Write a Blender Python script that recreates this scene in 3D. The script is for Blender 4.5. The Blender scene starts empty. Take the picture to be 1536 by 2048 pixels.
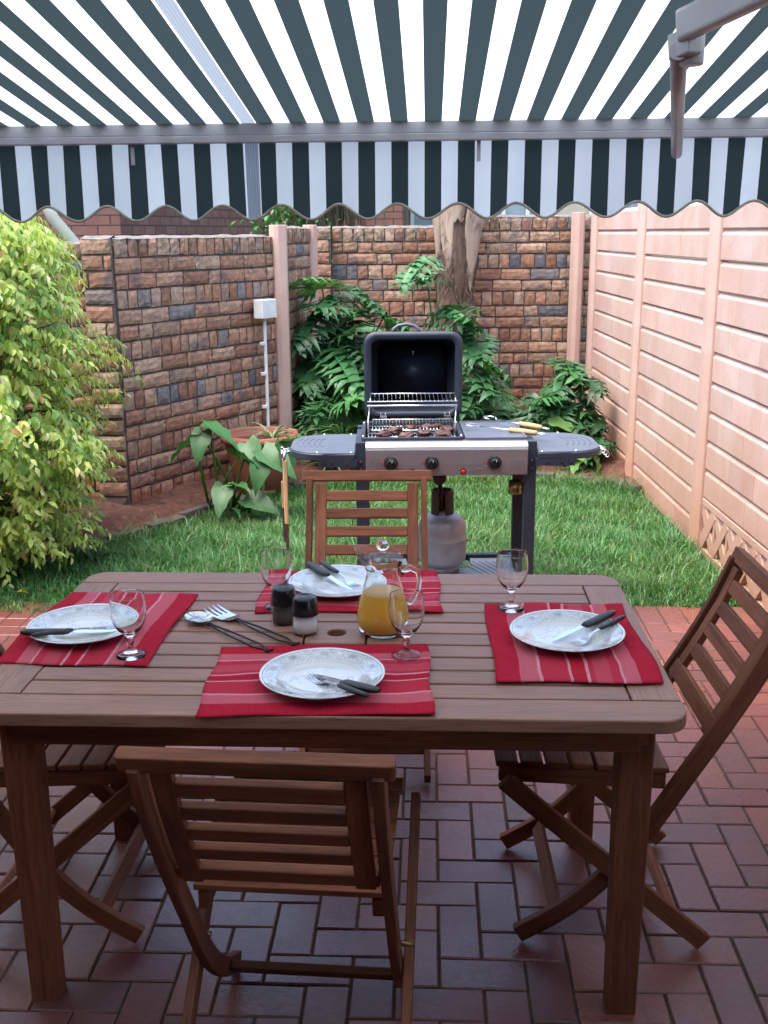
import bpy, math, random
import numpy as np
from mathutils import Vector, Matrix
R = math.radians
random.seed(7); rng = np.random.default_rng(7)
SC = bpy.context.scene
COL = SC.collection

# ------------------------------------------------------------------ camera, world, sun, exposure
cam = bpy.data.objects.new('camera', bpy.data.cameras.new('camera')); COL.objects.link(cam)
cam.data.sensor_fit = 'VERTICAL'; cam.data.sensor_height = 36.0; cam.data.sensor_width = 27.0
cam.data.lens = 36.0 * 2100 / 2048
cam.data.clip_start = 0.02; cam.data.clip_end = 800
cam.matrix_world = Matrix.Translation((0, 0, 1.62)) @ Matrix.Rotation(R(90 - 14.9), 4, 'X') @ Matrix.Rotation(-0.008, 4, 'Z')
SC.camera = cam
SUN_EL, SUN_AZ = 70, -120           # azimuth measured from +Y towards +X
wd = bpy.data.worlds.new('World'); SC.world = wd; wd.use_nodes = True
nt = wd.node_tree; bg = nt.nodes['Background']
sky = nt.nodes.new('ShaderNodeTexSky'); sky.sky_type = 'NISHITA'; sky.sun_disc = False
sky.sun_elevation = R(SUN_EL); sky.sun_rotation = R(SUN_AZ); sky.air_density = 1.0; sky.dust_density = 4.0; sky.ozone_density = 1.0
nt.links.new(sky.outputs[0], bg.inputs[0]); bg.inputs[1].default_value = 0.15
sl = bpy.data.lights.new('sun', 'SUN'); sl.energy = 1.0; sl.angle = R(60); sl.color = (1.0, 0.965, 0.92)
so = bpy.data.objects.new('sun', sl); COL.objects.link(so); so.location = (3, 6, 12)
so.rotation_euler = (R(90 - SUN_EL), 0, R(180 - SUN_AZ))
SC.view_settings.view_transform = 'Standard'; SC.view_settings.look = 'None'
SC.view_settings.exposure = 2.12; SC.view_settings.gamma = 1.0
SC.cycles.max_bounces = 14; SC.cycles.transmission_bounces = 14; SC.cycles.glossy_bounces = 4
SC.cycles.transparent_max_bounces = 16; SC.cycles.caustics_refractive = True; SC.cycles.caustics_reflective = False
YAW = R(-2.5)                      # the house, awning, table and paving stand a little turned

# ------------------------------------------------------------------ helpers
class NT:
    def __init__(s, name):
        s.m = bpy.data.materials.new(name); s.m.use_nodes = True; s.t = s.m.node_tree
        s.b = s.t.nodes['Principled BSDF']
    def n(s, typ, **kw):
        nd = s.t.nodes.new(typ)
        for k, v in kw.items(): setattr(nd, k, v)
        return nd
    def l(s, a, b): s.t.links.new(a, b)
    def tc(s, kind='Object'): return s.n('ShaderNodeTexCoord').outputs[kind]
    def attr(s, name): return s.n('ShaderNodeAttribute', attribute_name=name)
    def noise(s, vec, scale, detail=4, rough=.55, dist=0.0):
        nd = s.n('ShaderNodeTexNoise'); nd.inputs['Scale'].default_value = scale; nd.inputs['Detail'].default_value = detail
        nd.inputs['Roughness'].default_value = rough; nd.inputs['Distortion'].default_value = dist
        if vec is not None: s.l(vec, nd.inputs['Vector'])
        return nd.outputs['Fac']
    def ramp(s, fac, pts, interp='LINEAR'):
        nd = s.n('ShaderNodeValToRGB'); cr = nd.color_ramp; cr.interpolation = interp
        while len(cr.elements) < len(pts): cr.elements.new(0.5)
        for e, (p, c) in zip(cr.elements, pts):
            e.position = p; e.color = (c[0], c[1], c[2], 1) if hasattr(c, '__len__') else (c, c, c, 1)
        s.l(fac, nd.inputs[0]); return nd.outputs[0]
    def mix(s, fac, a, b, mode='MIX'):
        nd = s.n('ShaderNodeMix', data_type='RGBA', blend_type=mode)
        for sock, v in ((nd.inputs[0], fac), (nd.inputs[6], a), (nd.inputs[7], b)):
            if isinstance(v, (int, float)): sock.default_value = v
            elif isinstance(v, tuple): sock.default_value = (v[0], v[1], v[2], 1)
            else: s.l(v, sock)
        return nd.outputs[2]
    def math(s, op, a, b=0.0, c=None):
        nd = s.n('ShaderNodeMath', operation=op)
        for i, v in enumerate((a, b, c)):
            if v is None: continue
            if isinstance(v, (int, float)): nd.inputs[i].default_value = v
            else: s.l(v, nd.inputs[i])
        return nd.outputs[0]
    def sep(s, v):
        nd = s.n('ShaderNodeSeparateXYZ'); s.l(v, nd.inputs[0]); return nd.outputs
    def comb(s, x, y, z=0.0):
        nd = s.n('ShaderNodeCombineXYZ')
        for i, v in enumerate((x, y, z)):
            if isinstance(v, (int, float)): nd.inputs[i].default_value = v
            else: s.l(v, nd.inputs[i])
        return nd.outputs[0]
    def mapv(s, v, scale=(1, 1, 1), loc=(0, 0, 0)):
        nd = s.n('ShaderNodeMapping'); s.l(v, nd.inputs[0]); nd.inputs['Scale'].default_value = scale; nd.inputs['Location'].default_value = loc
        return nd.outputs[0]
    def bump(s, h, strength=.3, dist=.01):
        nd = s.n('ShaderNodeBump'); nd.inputs['Strength'].default_value = strength; nd.inputs['Distance'].default_value = dist
        s.l(h, nd.inputs['Height']); s.l(nd.outputs[0], s.b.inputs['Normal'])
    def set(s, **kw):
        for k, v in kw.items():
            i = s.b.inputs[k.replace('_', ' ')]
            if isinstance(v, (int, float)): i.default_value = v
            elif isinstance(v, tuple): i.default_value = (v[0], v[1], v[2], 1) if i.type == 'RGBA' else v
            else: s.l(v, i)
        return s

def pbr(name, c1, c2=None, scale=20, rough=.5, metal=0, bump=0, bscale=None, r2=None, coat=0):
    s = NT(name); v = s.tc()
    f = s.noise(v, scale, 5)
    s.set(Base_Color=s.mix(s.ramp(f, [(.35, 0), (.65, 1)]), c1, c2 or tuple(x * .8 for x in c1)), Metallic=metal)
    if r2 is None: r2 = min(1, rough + .12)
    s.set(Roughness=s.ramp(s.noise(v, scale * .6, 3), [(.3, rough), (.7, r2)]))
    if bump: s.bump(s.noise(v, bscale or scale * 5, 6), bump, .004)
    if coat: s.set(Coat_Weight=coat)
    return s.m

M = {}
def wood(name, ca, cb, rough=.42, spec=.25, vr=(.72, 1.3)):
    s = NT(name); g = s.attr('gc').outputs['Vector']
    a = s.noise(s.mapv(g, (3, 45, 45)), 1.0, 6, .6, .6)
    b = s.noise(s.mapv(g, (12, 260, 260)), 1.0, 3, .7)
    c = s.noise(s.mapv(g, (1.5, 1.5, 1.5)), 1.0, 2)
    col = s.mix(s.ramp(a, [(.3, 0), (.7, 1)]), ca, cb)
    col = s.mix(s.ramp(b, [(.5, 0), (.7, .6)]), col, tuple(x * .40 for x in ca))
    hs = s.n('ShaderNodeHueSaturation'); s.l(col, hs.inputs['Color']); s.l(s.ramp(c, [(.35, vr[0]), (.65, vr[1])]), hs.inputs['Value'])
    s.set(Base_Color=hs.outputs[0], Roughness=s.ramp(a, [(.3, rough), (.7, rough + .16)]), Specular_IOR_Level=spec)
    s.bump(s.math('ADD', a, s.math('MULTIPLY', b, .6)), .25, .0015)
    return s.m
M['wood'] = wood('oiled_hardwood', (.145, .048, .024), (.275, .104, .056), .48)
M['woodtop'] = wood('weathered_skylit_hardwood', (.265, .128, .085), (.38, .205, .145), .40, .42, (.90, 1.1))  # weathered top, its colour also lightened for the sky's reflection
M['wood_pale'] = wood('pale_hardwood', (.42, .27, .14), (.55, .37, .21), .5)
M['plastic'] = pbr('black_plastic', (.018, .018, .02), scale=60, rough=.32, bump=.04)
M['knob'] = pbr('knob_black', (.012, .012, .014), scale=60, rough=.16)
M['enamel'] = pbr('black_enamel', (.026, .034, .052), (.018, .024, .038), 8, .42, bump=.08, bscale=300, r2=.45)
M['shelf'] = pbr('charcoal_shelf', (.082, .098, .128), (.070, .084, .112), 12, .42, bump=.12, bscale=500)
M['iron'] = pbr('dark_iron', (.02, .02, .024), (.035, .03, .03), 40, .45, .3, bump=.1)
M['chrome'] = pbr('chrome', (.75, .76, .78), (.66, .67, .7), 30, .12, 1, r2=.2)
M['wire'] = pbr('chromed_wire', (.72, .73, .76), scale=30, rough=.2, metal=1)
M['alu'] = pbr('powder_coated_aluminium', (.46, .47, .51), (.40, .41, .45), 9, .35, .0, r2=.45)
M['cyl'] = pbr('silver_grey_paint', (.44, .43, .46), (.36, .35, .38), 14, .38, .3, bump=.05, bscale=200, r2=.5)
M['brass'] = pbr('old_brass', (.38, .27, .10), (.26, .18, .08), 30, .35, .9)
M['rust'] = pbr('rusty_steel', (.10, .055, .04), (.05, .035, .035), 60, .6, .3, bump=.2)
M['white_pvc'] = pbr('white_pvc', (.74, .76, .76), (.66, .67, .66), 20, .4)
M['pink_print'] = pbr('red_print', (.5, .05, .05), rough=.5)
M['grey_print'] = pbr('grey_print', (.20, .19, .21), rough=.5)
M['black_print'] = pbr('black_print', (.02, .02, .02), rough=.5)
M['red_btn'] = pbr('red_button', (.55, .02, .02), (.42, .01, .01), 50, .15)
M['trim'] = pbr('beige_binding', (.42, .42, .36), (.33, .33, .28), 90, .8)
M['meat'] = pbr('charred_meat', (.10, .036, .026), (.035, .015, .012), 45, .42, bump=.8, bscale=120)
M['pepper'] = pbr('ground_pepper', (.13, .11, .09), (.04, .035, .03), 500, .9)
s = NT('table_salt'); s.set(Base_Color=(.88, .86, .88), Roughness=.8, Subsurface_Weight=1.0, Subsurface_Scale=.03, Subsurface_Radius=(1.0, .9, .9)); M['salt'] = s.m
M['slate'] = pbr('roof_slate', (.10, .085, .085), (.07, .06, .06), 12, .7)
M['plaster'] = pbr('cream_plaster', (.5, .45, .36), (.44, .4, .32), 6, .9)
M['dark_plaster'] = pbr('brown_plaster', (.10, .055, .04), (.08, .045, .035), 6, .9, bump=.2)
M['pipe'] = pbr('grey_green_pipe', (.30, .33, .28), (.24, .27, .23), 10, .6)
M['steel_plate'] = pbr('grey_steel_plate', (.26, .29, .33), (.22, .25, .29), 10, .35, .2)
M['coverdark'] = pbr('door_panel_dark', (.03, .025, .025), scale=8, rough=.6)

def leafmat(name, rough=.35, trans=.25, bump=.2):
    s = NT(name); c = s.attr('tint').outputs['Color']
    f = s.noise(s.tc(), 40, 3)
    col = s.mix(s.ramp(f, [(.35, .0), (.7, .35)]), c, s.mix(1.0, c, (.55, .6, .5), 'MULTIPLY'))
    s.set(Base_Color=col, Roughness=rough, Specular_IOR_Level=.5)
    s.bump(f, bump, .004)
    tr = s.n('ShaderNodeBsdfTranslucent'); s.l(s.mix(1.0, col, (1.25, 1.3, .7), 'MULTIPLY'), tr.inputs[0])
    ms = s.n('ShaderNodeMixShader'); ms.inputs[0].default_value = trans
    s.l(s.b.outputs[0], ms.inputs[1]); s.l(tr.outputs[0], ms.inputs[2]); s.l(ms.outputs[0], s.t.nodes['Material Output'].inputs[0])
    return s.m
M['leaf'] = leafmat('leaf'); M['glossleaf'] = leafmat('glossy_leaf', .45, .2); M['grass'] = leafmat('grass_blade', .4, .3)
M['ficusleaf'] = leafmat('weeping_fig_leaf', .3, .32)
M['bark'] = pbr('grey_bark', (.16, .13, .10), (.09, .07, .05), 30, .9, bump=.8)  # paler plate on the black shelf: sky reflection put into its colour

s = NT('rough_face_brick'); c = s.attr('tint').outputs['Color']; v = s.tc()
f1 = s.noise(v, 28, 6, .7); f2 = s.noise(v, 9, 3)
col = s.mix(s.ramp(f1, [(.38, 0), (.62, .8)]), c, s.mix(1.0, c, (.50, .42, .40), 'MULTIPLY'))
col = s.mix(s.ramp(f2, [(.54, 0), (.68, .62)]), col, (.055, .065, .095))
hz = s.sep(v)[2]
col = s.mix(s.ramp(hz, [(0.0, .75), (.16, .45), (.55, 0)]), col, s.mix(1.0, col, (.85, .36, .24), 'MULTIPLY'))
mo = s.noise(v, 14, 4)
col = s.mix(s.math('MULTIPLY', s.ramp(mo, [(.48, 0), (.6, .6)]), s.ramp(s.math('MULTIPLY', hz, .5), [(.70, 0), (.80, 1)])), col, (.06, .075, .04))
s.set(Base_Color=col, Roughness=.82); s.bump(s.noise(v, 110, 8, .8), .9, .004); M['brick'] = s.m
M['mortar'] = pbr('raked_mortar', (.12, .095, .08), (.07, .056, .048), 30, .95, bump=.5)

s = NT('clay_paver'); c = s.attr('tint').outputs['Color']; v = s.tc()
f1 = s.noise(v, 60, 6, .7); f2 = s.noise(v, 2.2, 4); 
col = s.mix(s.ramp(f1, [(.35, 0), (.7, .6)]), c, s.mix(1.0, c, (.6, .55, .55), 'MULTIPLY'))
col = s.mix(s.ramp(s.noise(v, 5, 5), [(.50, 0), (.75, .5)]), col, (.085, .06, .05))
s.set(Base_Color=col, Roughness=s.ramp(s.math('ADD', s.math('MULTIPLY', f2, .7), s.math('MULTIPLY', f1, .3)), [(.35, .20), (.65, .46)]), Specular_IOR_Level=.6)
s.bump(f1, .45, .003); M['paver'] = s.m
M['joint'] = pbr('paving_joint_sand', (.10, .06, .05), (.05, .045, .025), 25, .9, bump=.4)
s = NT('garden_soil'); v = s.tc()
s.set(Base_Color=s.ramp(s.noise(v, 22, 8, .7), [(.3, (.045, .018, .012)), (.55, (.13, .05, .03)), (.72, (.22, .11, .075))]), Roughness=.9)
s.bump(s.noise(v, 45, 8, .8), 1.0, .02); M['soil'] = s.m
s = NT('lawn_thatch'); v = s.tc()
s.set(Base_Color=s.ramp(s.noise(v, 30, 8, .7), [(.35, (.02, .035, .01)), (.6, (.05, .085, .02)), (.8, (.09, .07, .03))]), Roughness=.95)
s.bump(s.noise(v, 60, 6), .8, .02); M['thatch'] = s.m

s = NT('painted_precast_concrete'); v = s.tc(); xyz = s.sep(v)
base = s.mix(s.ramp(s.noise(v, 1.6, 4), [(.4, 0), (.62, 1)]), (.50, .325, .262), (.54, .375, .318))
run = s.noise(s.mapv(v, (1, 1, .8)), 2.6, 5, .6, .8)
base = s.mix(s.ramp(run, [(.46, 0), (.62, .5)]), base, (.60, .475, .44))
base = s.mix(s.ramp(s.math('ADD', xyz[2], s.math('MULTIPLY', s.noise(v, 3, 4), .5)), [(.2, .9), (.45, .6), (1.2, 0)]), base, (.44, .22, .135))
base = s.mix(s.ramp(s.noise(v, 26, 6, .75), [(.58, 0), (.74, .5)]), base, (.34, .22, .19))
base = s.mix(1.0, base, s.attr('tint').outputs['Color'], 'MULTIPLY')
base = s.mix(s.ramp(s.noise(v, 7, 7, .75, .5), [(.55, 0), (.70, .45)]), base, (.40, .27, .235))
s.set(Base_Color=base, Roughness=.72); s.bump(s.noise(v, 75, 8, .7), .6, .004); M['precast'] = s.m
M['post_paint'] = pbr('pink_post_paint', (.56, .385, .325), (.50, .33, .275), 5, .7, bump=.2, bscale=60)
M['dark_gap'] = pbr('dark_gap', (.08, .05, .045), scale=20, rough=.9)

s = NT('striped_awning_canvas'); v = s.tc(); x = s.sep(v)[0]
fr = s.math('FRACT', s.math('DIVIDE', s.math('ADD', x, .211 + .0967 * 100 - .0035), .0967))
st = s.math('LESS_THAN', fr, .508)
seam = s.math('LESS_THAN', s.math('ABSOLUTE', s.math('ADD', x, .520)), .0195)
sl_ = s.math('LESS_THAN', s.math('FRACT', s.math('MULTIPLY', s.math('ADD', x, 10.0), 128.0)), .22)
weave = s.noise(s.mapv(v, (900, 60, 60)), 1, 2)
white = s.mix(seam, s.mix(s.noise(v, 5, 4), (.64, .68, .70), (.74, .77, .78)), s.mix(sl_, (.40, .46, .52), (.20, .25, .30)))
green = s.mix(weave, (.032, .058, .058), (.046, .074, .074))
col = s.mix(st, white, green)
tcol = s.mix(st, s.mix(seam, (.78, .85, .88), (.20, .24, .28)), (.022, .036, .040))
s.set(Base_Color=col, Roughness=.75); s.bump(weave, .1, .001)
tr = s.n('ShaderNodeBsdfTranslucent'); s.l(tcol, tr.inputs[0])
ms = s.n('ShaderNodeMixShader'); ms.inputs[0].default_value = .58
s.l(s.b.outputs[0], ms.inputs[1]); s.l(tr.outputs[0], ms.inputs[2]); s.l(ms.outputs[0], s.t.nodes['Material Output'].inputs[0])
M['canvas'] = s.m

s = NT('brushed_panel'); v = s.tc()
s.set(Base_Color=s.mix(s.noise(s.mapv(v, (4, 1, 300)), 1, 3), (.40, .38, .40), (.50, .48, .50)), Metallic=.75,
      Roughness=s.ramp(s.noise(s.mapv(v, (3, 1, 500)), 1, 3), [(.3, .27), (.7, .40)])); M['panel'] = s.m

s = NT('woven_placemat'); u = s.attr('gc').outputs['Vector']; xyz = s.sep(u)
wob = s.math('ADD', xyz[1], s.math('MULTIPLY', s.math('SUBTRACT', s.noise(s.mapv(u, (6, 2, 1)), 1, 2), .5), .03))
DR, MD, PK, PR, WH = (.44, .010, .034), (.50, .032, .066), (.60, .15, .19), (.54, .08, .12), (.72, .36, .40)
band = s.ramp(wob, [(0, DR), (.15, PK), (.265, WH), (.285, MD), (.45, WH), (.468, DR), (.55, WH), (.57, MD), (.60, PR), (.70, MD), (.76, WH), (.775, PK), (.87, DR)], 'CONSTANT')
dash = s.ramp(s.noise(s.mapv(u, (160, 220, 1)), 1, 2), [(.42, 0), (.58, 1)])
hs = s.mix(s.math('MULTIPLY', dash, .5), band, DR)
hs = s.mix(s.ramp(s.noise(s.mapv(u, (90, 10, 1)), 1, 3), [(.45, 0), (.8, .15)]), hs, (.50, .12, .15))
w = s.math('MULTIPLY', s.math('SINE', s.math('MULTIPLY', xyz[0], 900.0)), s.math('SINE', s.math('MULTIPLY', xyz[1], 620.0)))
s.set(Base_Color=hs, Roughness=.95, Specular_IOR_Level=.15); s.bump(s.math('ADD', w, s.noise(u, 60, 4)), .35, .0015); M['mat'] = s.m

s = NT('printed_stoneware'); v = s.tc(); xyz = s.sep(v)
r_ = s.math('SQRT', s.math('ADD', s.math('POWER', xyz[0], 2), s.math('POWER', xyz[1], 2)))
ang = s.math('ARCTAN2', xyz[1], xyz[0])
pv = s.comb(s.math('MULTIPLY', ang, 1.0), s.math('MULTIPLY', r_, 30.0), 0.0)
W_, B1, B2 = (.78, .80, .80), (.36, .41, .47), (.17, .21, .28)
vor = s.n('ShaderNodeTexVoronoi'); vor.inputs['Scale'].default_value = 7; s.l(pv, vor.inputs['Vector'])
leafy = s.ramp(s.noise(pv, 9, 5, .7, 2.0), [(.46, 0), (.54, 1)])
dots = s.ramp(vor.outputs['Distance'], [(.12, 1), (.28, 0)])
fl = s.math('MULTIPLY', s.ramp(s.math('COSINE', s.math('MULTIPLY', ang, 10.0)), [(.45, 0), (.9, 1)]), s.ramp(s.math('MULTIPLY', s.math('ABSOLUTE', s.math('SUBTRACT', r_, .107)), 50.0), [(.15, 1), (.55, 0)]))
fl = s.math('MULTIPLY', fl, s.ramp(s.noise(pv, 20, 3), [(.42, .1), (.55, 1)]))
rimc = s.mix(s.math('MULTIPLY', leafy, .7), W_, B1)
rimc = s.mix(s.math('MULTIPLY', dots, .5), rimc, B1); rimc = s.mix(s.math('MULTIPLY', fl, .8), rimc, B2)
inner = s.ramp(s.noise(s.mapv(v, (1, 1, 0), (3, 7, 0)), 24, 3, .5, 3.5), [(.47, 0), (.49, 1), (.53, 1), (.55, 0)])
scat = s.ramp(s.noise(v, 14, 3), [(.45, 0), (.6, 1)])
inc = s.mix(s.math('MULTIPLY', s.math('MULTIPLY', inner, scat), .8), W_, B1)
geo = s.ramp(s.math('SINE', s.math('MULTIPLY', ang, 90.0)), [(.3, 0), (.6, .6)])
ring = s.math('LESS_THAN', s.math('ABSOLUTE', s.math('SUBTRACT', r_, .0825)), .0025)
isrim = s.math('MULTIPLY', s.math('GREATER_THAN', r_, .086), s.math('LESS_THAN', r_, .1215))
inw = s.math('LESS_THAN', r_, .066)
col = s.mix(isrim, W_, rimc); col = s.mix(inw, col, inc); col = s.mix(s.math('MULTIPLY', ring, geo), col, B1)
col = s.mix(s.math('LESS_THAN', s.math('ABSOLUTE', s.math('SUBTRACT', r_, .1208)), .0007), col, B2)
s.set(Base_Color=col, Roughness=.10, Coat_Weight=.3, Coat_Roughness=.04); M['plate'] = s.m

def glass(name, tint=(1, 1, 1), rough=0.0):
    s = NT(name); s.set(Base_Color=tint, Roughness=rough, Transmission_Weight=1.0, IOR=1.48); return s.m
M['glass'] = glass('clear_glass', (.97, .985, .985))
s = NT('thin_glass_wall'); tp_ = s.n('ShaderNodeBsdfTransparent'); gl_ = s.n('ShaderNodeBsdfGlossy'); gl_.inputs['Roughness'].default_value = .02
lw = s.n('ShaderNodeLayerWeight'); lw.inputs['Blend'].default_value = .28
s.l(s.ramp(lw.outputs['Facing'], [(0, (.995, .998, .998)), (.7, (.975, .98, .98)), (1, (.80, .84, .86))]), tp_.inputs[0])
ms = s.n('ShaderNodeMixShader'); s.l(s.ramp(lw.outputs['Facing'], [(0, .045), (.5, .07), (.8, .28), (1, .85)]), ms.inputs[0]); s.l(tp_.outputs[0], ms.inputs[1]); s.l(gl_.outputs[0], ms.inputs[2]); s.l(ms.outputs[0], s.t.nodes['Material Output'].inputs[0]); M['thin'] = s.m
M['pane'] = pbr('window_pane', (.30, .36, .42), (.22, .28, .33), 3, .08)
s = NT('orange_juice'); s.set(Base_Color=s.mix(s.noise(s.tc(), 60, 4), (.98, .48, .05), (.99, .56, .09)), Roughness=.35, Subsurface_Weight=1.0, Subsurface_Scale=.06, Subsurface_Radius=(1.0, .5, .1)); M['juice'] = s.m
s = NT('juice_froth'); s.set(Base_Color=s.mix(s.noise(s.tc(), 180, 4), (.80, .47, .18), (.86, .62, .36)), Roughness=.6); M['froth'] = s.m
s = NT('terracotta'); v = s.tc()
s.set(Base_Color=s.mix(s.ramp(s.noise(v, 6, 5), [(.4, 0), (.65, 1)]), (.27, .085, .05), (.17, .06, .04)), Roughness=.7); s.bump(s.noise(v, 40, 5), .3, .004); M['terracotta'] = s.m
s = NT('palm_trunk_bark'); v = s.tc(); g = s.attr('gc').outputs['Vector']
fib = s.noise(s.mapv(v, (30, 30, 5)), 1.5, 6, .7, .8)
cl = s.noise(v, 5, 4, .6, .5)
col = s.mix(s.ramp(fib, [(.35, 0), (.6, 1)]), (.05, .03, .022), (.15, .092, .065))
col = s.mix(s.ramp(cl, [(.60, 0), (.68, .7)]), col, (.27, .19, .14))
s.set(Base_Color=col, Roughness=.85); s.bump(fib, .9, .015); M['palmbark'] = s.m
s = NT('palm_leaf_base'); v = s.tc()
s.set(Base_Color=s.mix(s.ramp(s.noise(s.mapv(v, (1, 1, .35)), 14, 5, .6, .6), [(.45, 0), (.7, 1)]), (.40, .30, .235), (.15, .09, .065)), Roughness=.6); s.bump(s.noise(s.mapv(v, (60, 60, 3)), 1, 4), .5, .006); M['palmboot'] = s.m
s = NT('house_brickwork'); v = s.tc('UV')
bk = s.n('ShaderNodeTexBrick'); s.l(v, bk.inputs['Vector']); bk.inputs['Scale'].default_value = 1.0
bk.inputs['Brick Width'].default_value = .23; bk.inputs['Row Height'].default_value = .085; bk.inputs['Mortar Size'].default_value = .007
bk.inputs['Color1'].default_value = (.19, .085, .065, 1); bk.inputs['Color2'].default_value = (.27, .13, .10, 1); bk.inputs['Mortar'].default_value = (.05, .035, .03, 1)
s.set(Base_Color=s.mix(s.ramp(s.noise(v, 6, 4), [(.4, 0), (.7, .5)]), bk.outputs['Color'], (.12, .06, .06)), Roughness=.85); s.bump(bk.outputs['Fac'], -.6, .006); M['housebrick'] = s.m

class MB:
    """collects shapes for ONE mesh object"""
    def __init__(s): s.v = []; s.f = []; s.g = []; s.sm = []; s.c = []; s.uv = None
    def add(s, vs, fs, gc=None, smooth=False, col=None):
        o = len(s.v); s.v += [tuple(p) for p in vs]
        s.g += [tuple(p) for p in (gc if gc is not None else vs)]
        s.f += [tuple(i + o for i in f) for f in fs]; s.sm += [smooth] * len(fs)
        s.c += [col or (1, 1, 1)] * len(vs)
    def box(s, c, size, rot=None, col=None, taper=1.0):
        h = [a / 2 for a in size]; vs = []
        for z in (-1, 1):
            k = taper if z < 0 else 1
            for x, y in ((-1, -1), (1, -1), (1, 1), (-1, 1)): vs.append(Vector((x * h[0] * k, y * h[1] * k, z * h[2])))
        ax = max(range(3), key=lambda i: size[i]); r = [random.uniform(0, 9) for _ in range(3)]
        gc = [(p[ax] + r[0], p[(ax + 1) % 3] + r[1], p[(ax + 2) % 3] + r[2]) for p in vs]
        if rot is not None: vs = [rot @ p for p in vs]
        c = Vector(c); vs = [p + c for p in vs]
        s.add(vs, [(3, 2, 1, 0), (4, 5, 6, 7), (0, 1, 5, 4), (1, 2, 6, 5), (2, 3, 7, 6), (3, 0, 4, 7)], gc, col=col)
    def tube(s, pts, r, seg=8, closed=False, smooth=True, col=None, caps=True):
        pts = [Vector(p) for p in pts]; n = len(pts); rr = r if hasattr(r, '__len__') else [r] * n
        vs = []; gc = []; up = None; L = 0
        for i, p in enumerate(pts):
            a = pts[(i - 1) % n] if (closed or i) else p; b = pts[(i + 1) % n] if (closed or i < n - 1) else p
            t = (b - a).normalized()
            if up is None:
                up = Vector((0, 0, 1)) if abs(t.z) < .9 else Vector((1, 0, 0))
            u = (up - t * up.dot(t)); u = u.normalized() if u.length > 1e-6 else t.orthogonal().normalized(); up = u; w = t.cross(u)
            if i: L += (p - pts[i - 1]).length
            for k in range(seg):
                A = 2 * math.pi * k / seg; d = u * math.cos(A) + w * math.sin(A)
                vs.append(p + d * rr[i]); gc.append((L, d.dot(u) * rr[i], A * rr[i]))
        fs = []
        for i in range(n if closed else n - 1):
            j = (i + 1) % n
            for k in range(seg): fs.append((i * seg + k, i * seg + (k + 1) % seg, j * seg + (k + 1) % seg, j * seg + k))
        s.add(vs, fs, gc, smooth, col)
        if not closed and caps:
            o = len(s.v) - len(vs)
            s.f += [tuple(o + k for k in reversed(range(seg))), tuple(o + (n - 1) * seg + k for k in range(seg))]; s.sm += [False, False]
    def lathe(s, prof, seg=32, c=(0, 0, 0), warp=None, smooth=True, col=None):
        vs = []; n = len(prof)
        for r, z in prof:
            for k in range(seg):
                A = 2 * math.pi * k / seg; p = Vector((r * math.cos(A), r * math.sin(A), z))
                if warp: p = warp(p, A)
                vs.append(p + Vector(c))
        fs = [(i * seg + k, i * seg + (k + 1) % seg, (i + 1) * seg + (k + 1) % seg, (i + 1) * seg + k) for i in range(n - 1) for k in range(seg)]
        s.add(vs, fs, None, smooth, col)
    def prism(s, outline, z0, z1, smooth=False):
        n = len(outline); vs = [(x, y, z0) for x, y in outline] + [(x, y, z1) for x, y in outline]
        r = [random.uniform(0, 9) for _ in range(3)]
        s.add(vs, [tuple(reversed(range(n))), tuple(range(n, 2 * n))] + [(i, (i + 1) % n, n + (i + 1) % n, n + i) for i in range(n)], [(a + r[0], b + r[1], c_ + r[2]) for a, b, c_ in vs])
    def board(s, path, width, x, t):
        """a board of thickness t (along X, centred at x) whose centreline follows path in the YZ plane"""
        vs = []; gc = []; n = len(path); L = 0; r = random.uniform(0, 9)
        for i, p in enumerate(path):
            a = Vector(path[max(i - 1, 0)]); b = Vector(path[min(i + 1, n - 1)]); d = (b - a).normalized(); nr = Vector((-d.y, d.x))
            if i: L += (Vector(p) - Vector(path[i - 1])).length
            for sx, sn in ((-1, -1), (1, -1), (1, 1), (-1, 1)):
                q = Vector(p) + nr * sn * width / 2; vs.append((x + sx * t / 2, q.x, q.y)); gc.append((L + r, sn * width / 2 + r, sx * t / 2))
        fs = [(3, 2, 1, 0), tuple(4 * (n - 1) + k for k in range(4))]
        for i in range(n - 1):
            for k in range(4): fs.append((4 * i + k, 4 * i + (k + 1) % 4, 4 * i + 4 + (k + 1) % 4, 4 * i + 4 + k))
        s.add(vs, fs, gc)
    def build(s, name, m, parent=None, bevel=0, loc=None, smooth=None, segs=2):
        me = bpy.data.meshes.new(name); me.from_pydata(s.v, [], s.f); me.materials.append(M[m] if isinstance(m, str) else m)
        a = me.attributes.new('gc', 'FLOAT_VECTOR', 'POINT'); a.data.foreach_set('vector', np.array(s.g, 'f').ravel())
        a = me.attributes.new('tint', 'FLOAT_COLOR', 'POINT')
        c = np.ones((len(s.v), 4), 'f'); c[:, :3] = np.array(s.c, 'f'); a.data.foreach_set('color', c.ravel())
        me.polygons.foreach_set('use_smooth', s.sm if smooth is None else [smooth] * len(s.f)); me.update()
        o = bpy.data.objects.new(name, me); COL.objects.link(o)
        if parent: o.parent = parent
        if loc: o.location = loc
        if bevel:
            b = o.modifiers.new('bevel', 'BEVEL'); b.width = bevel; b.segments = segs; b.limit_method = 'ANGLE'; b.angle_limit = R(35); b.harden_normals = False
        return o
def tag(o, label=None, cat=None, group=None, kind=None):
    for k, v in (('label', label), ('category', cat), ('group', group), ('kind', kind)):
        if v: o[k] = v
    return o
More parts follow.
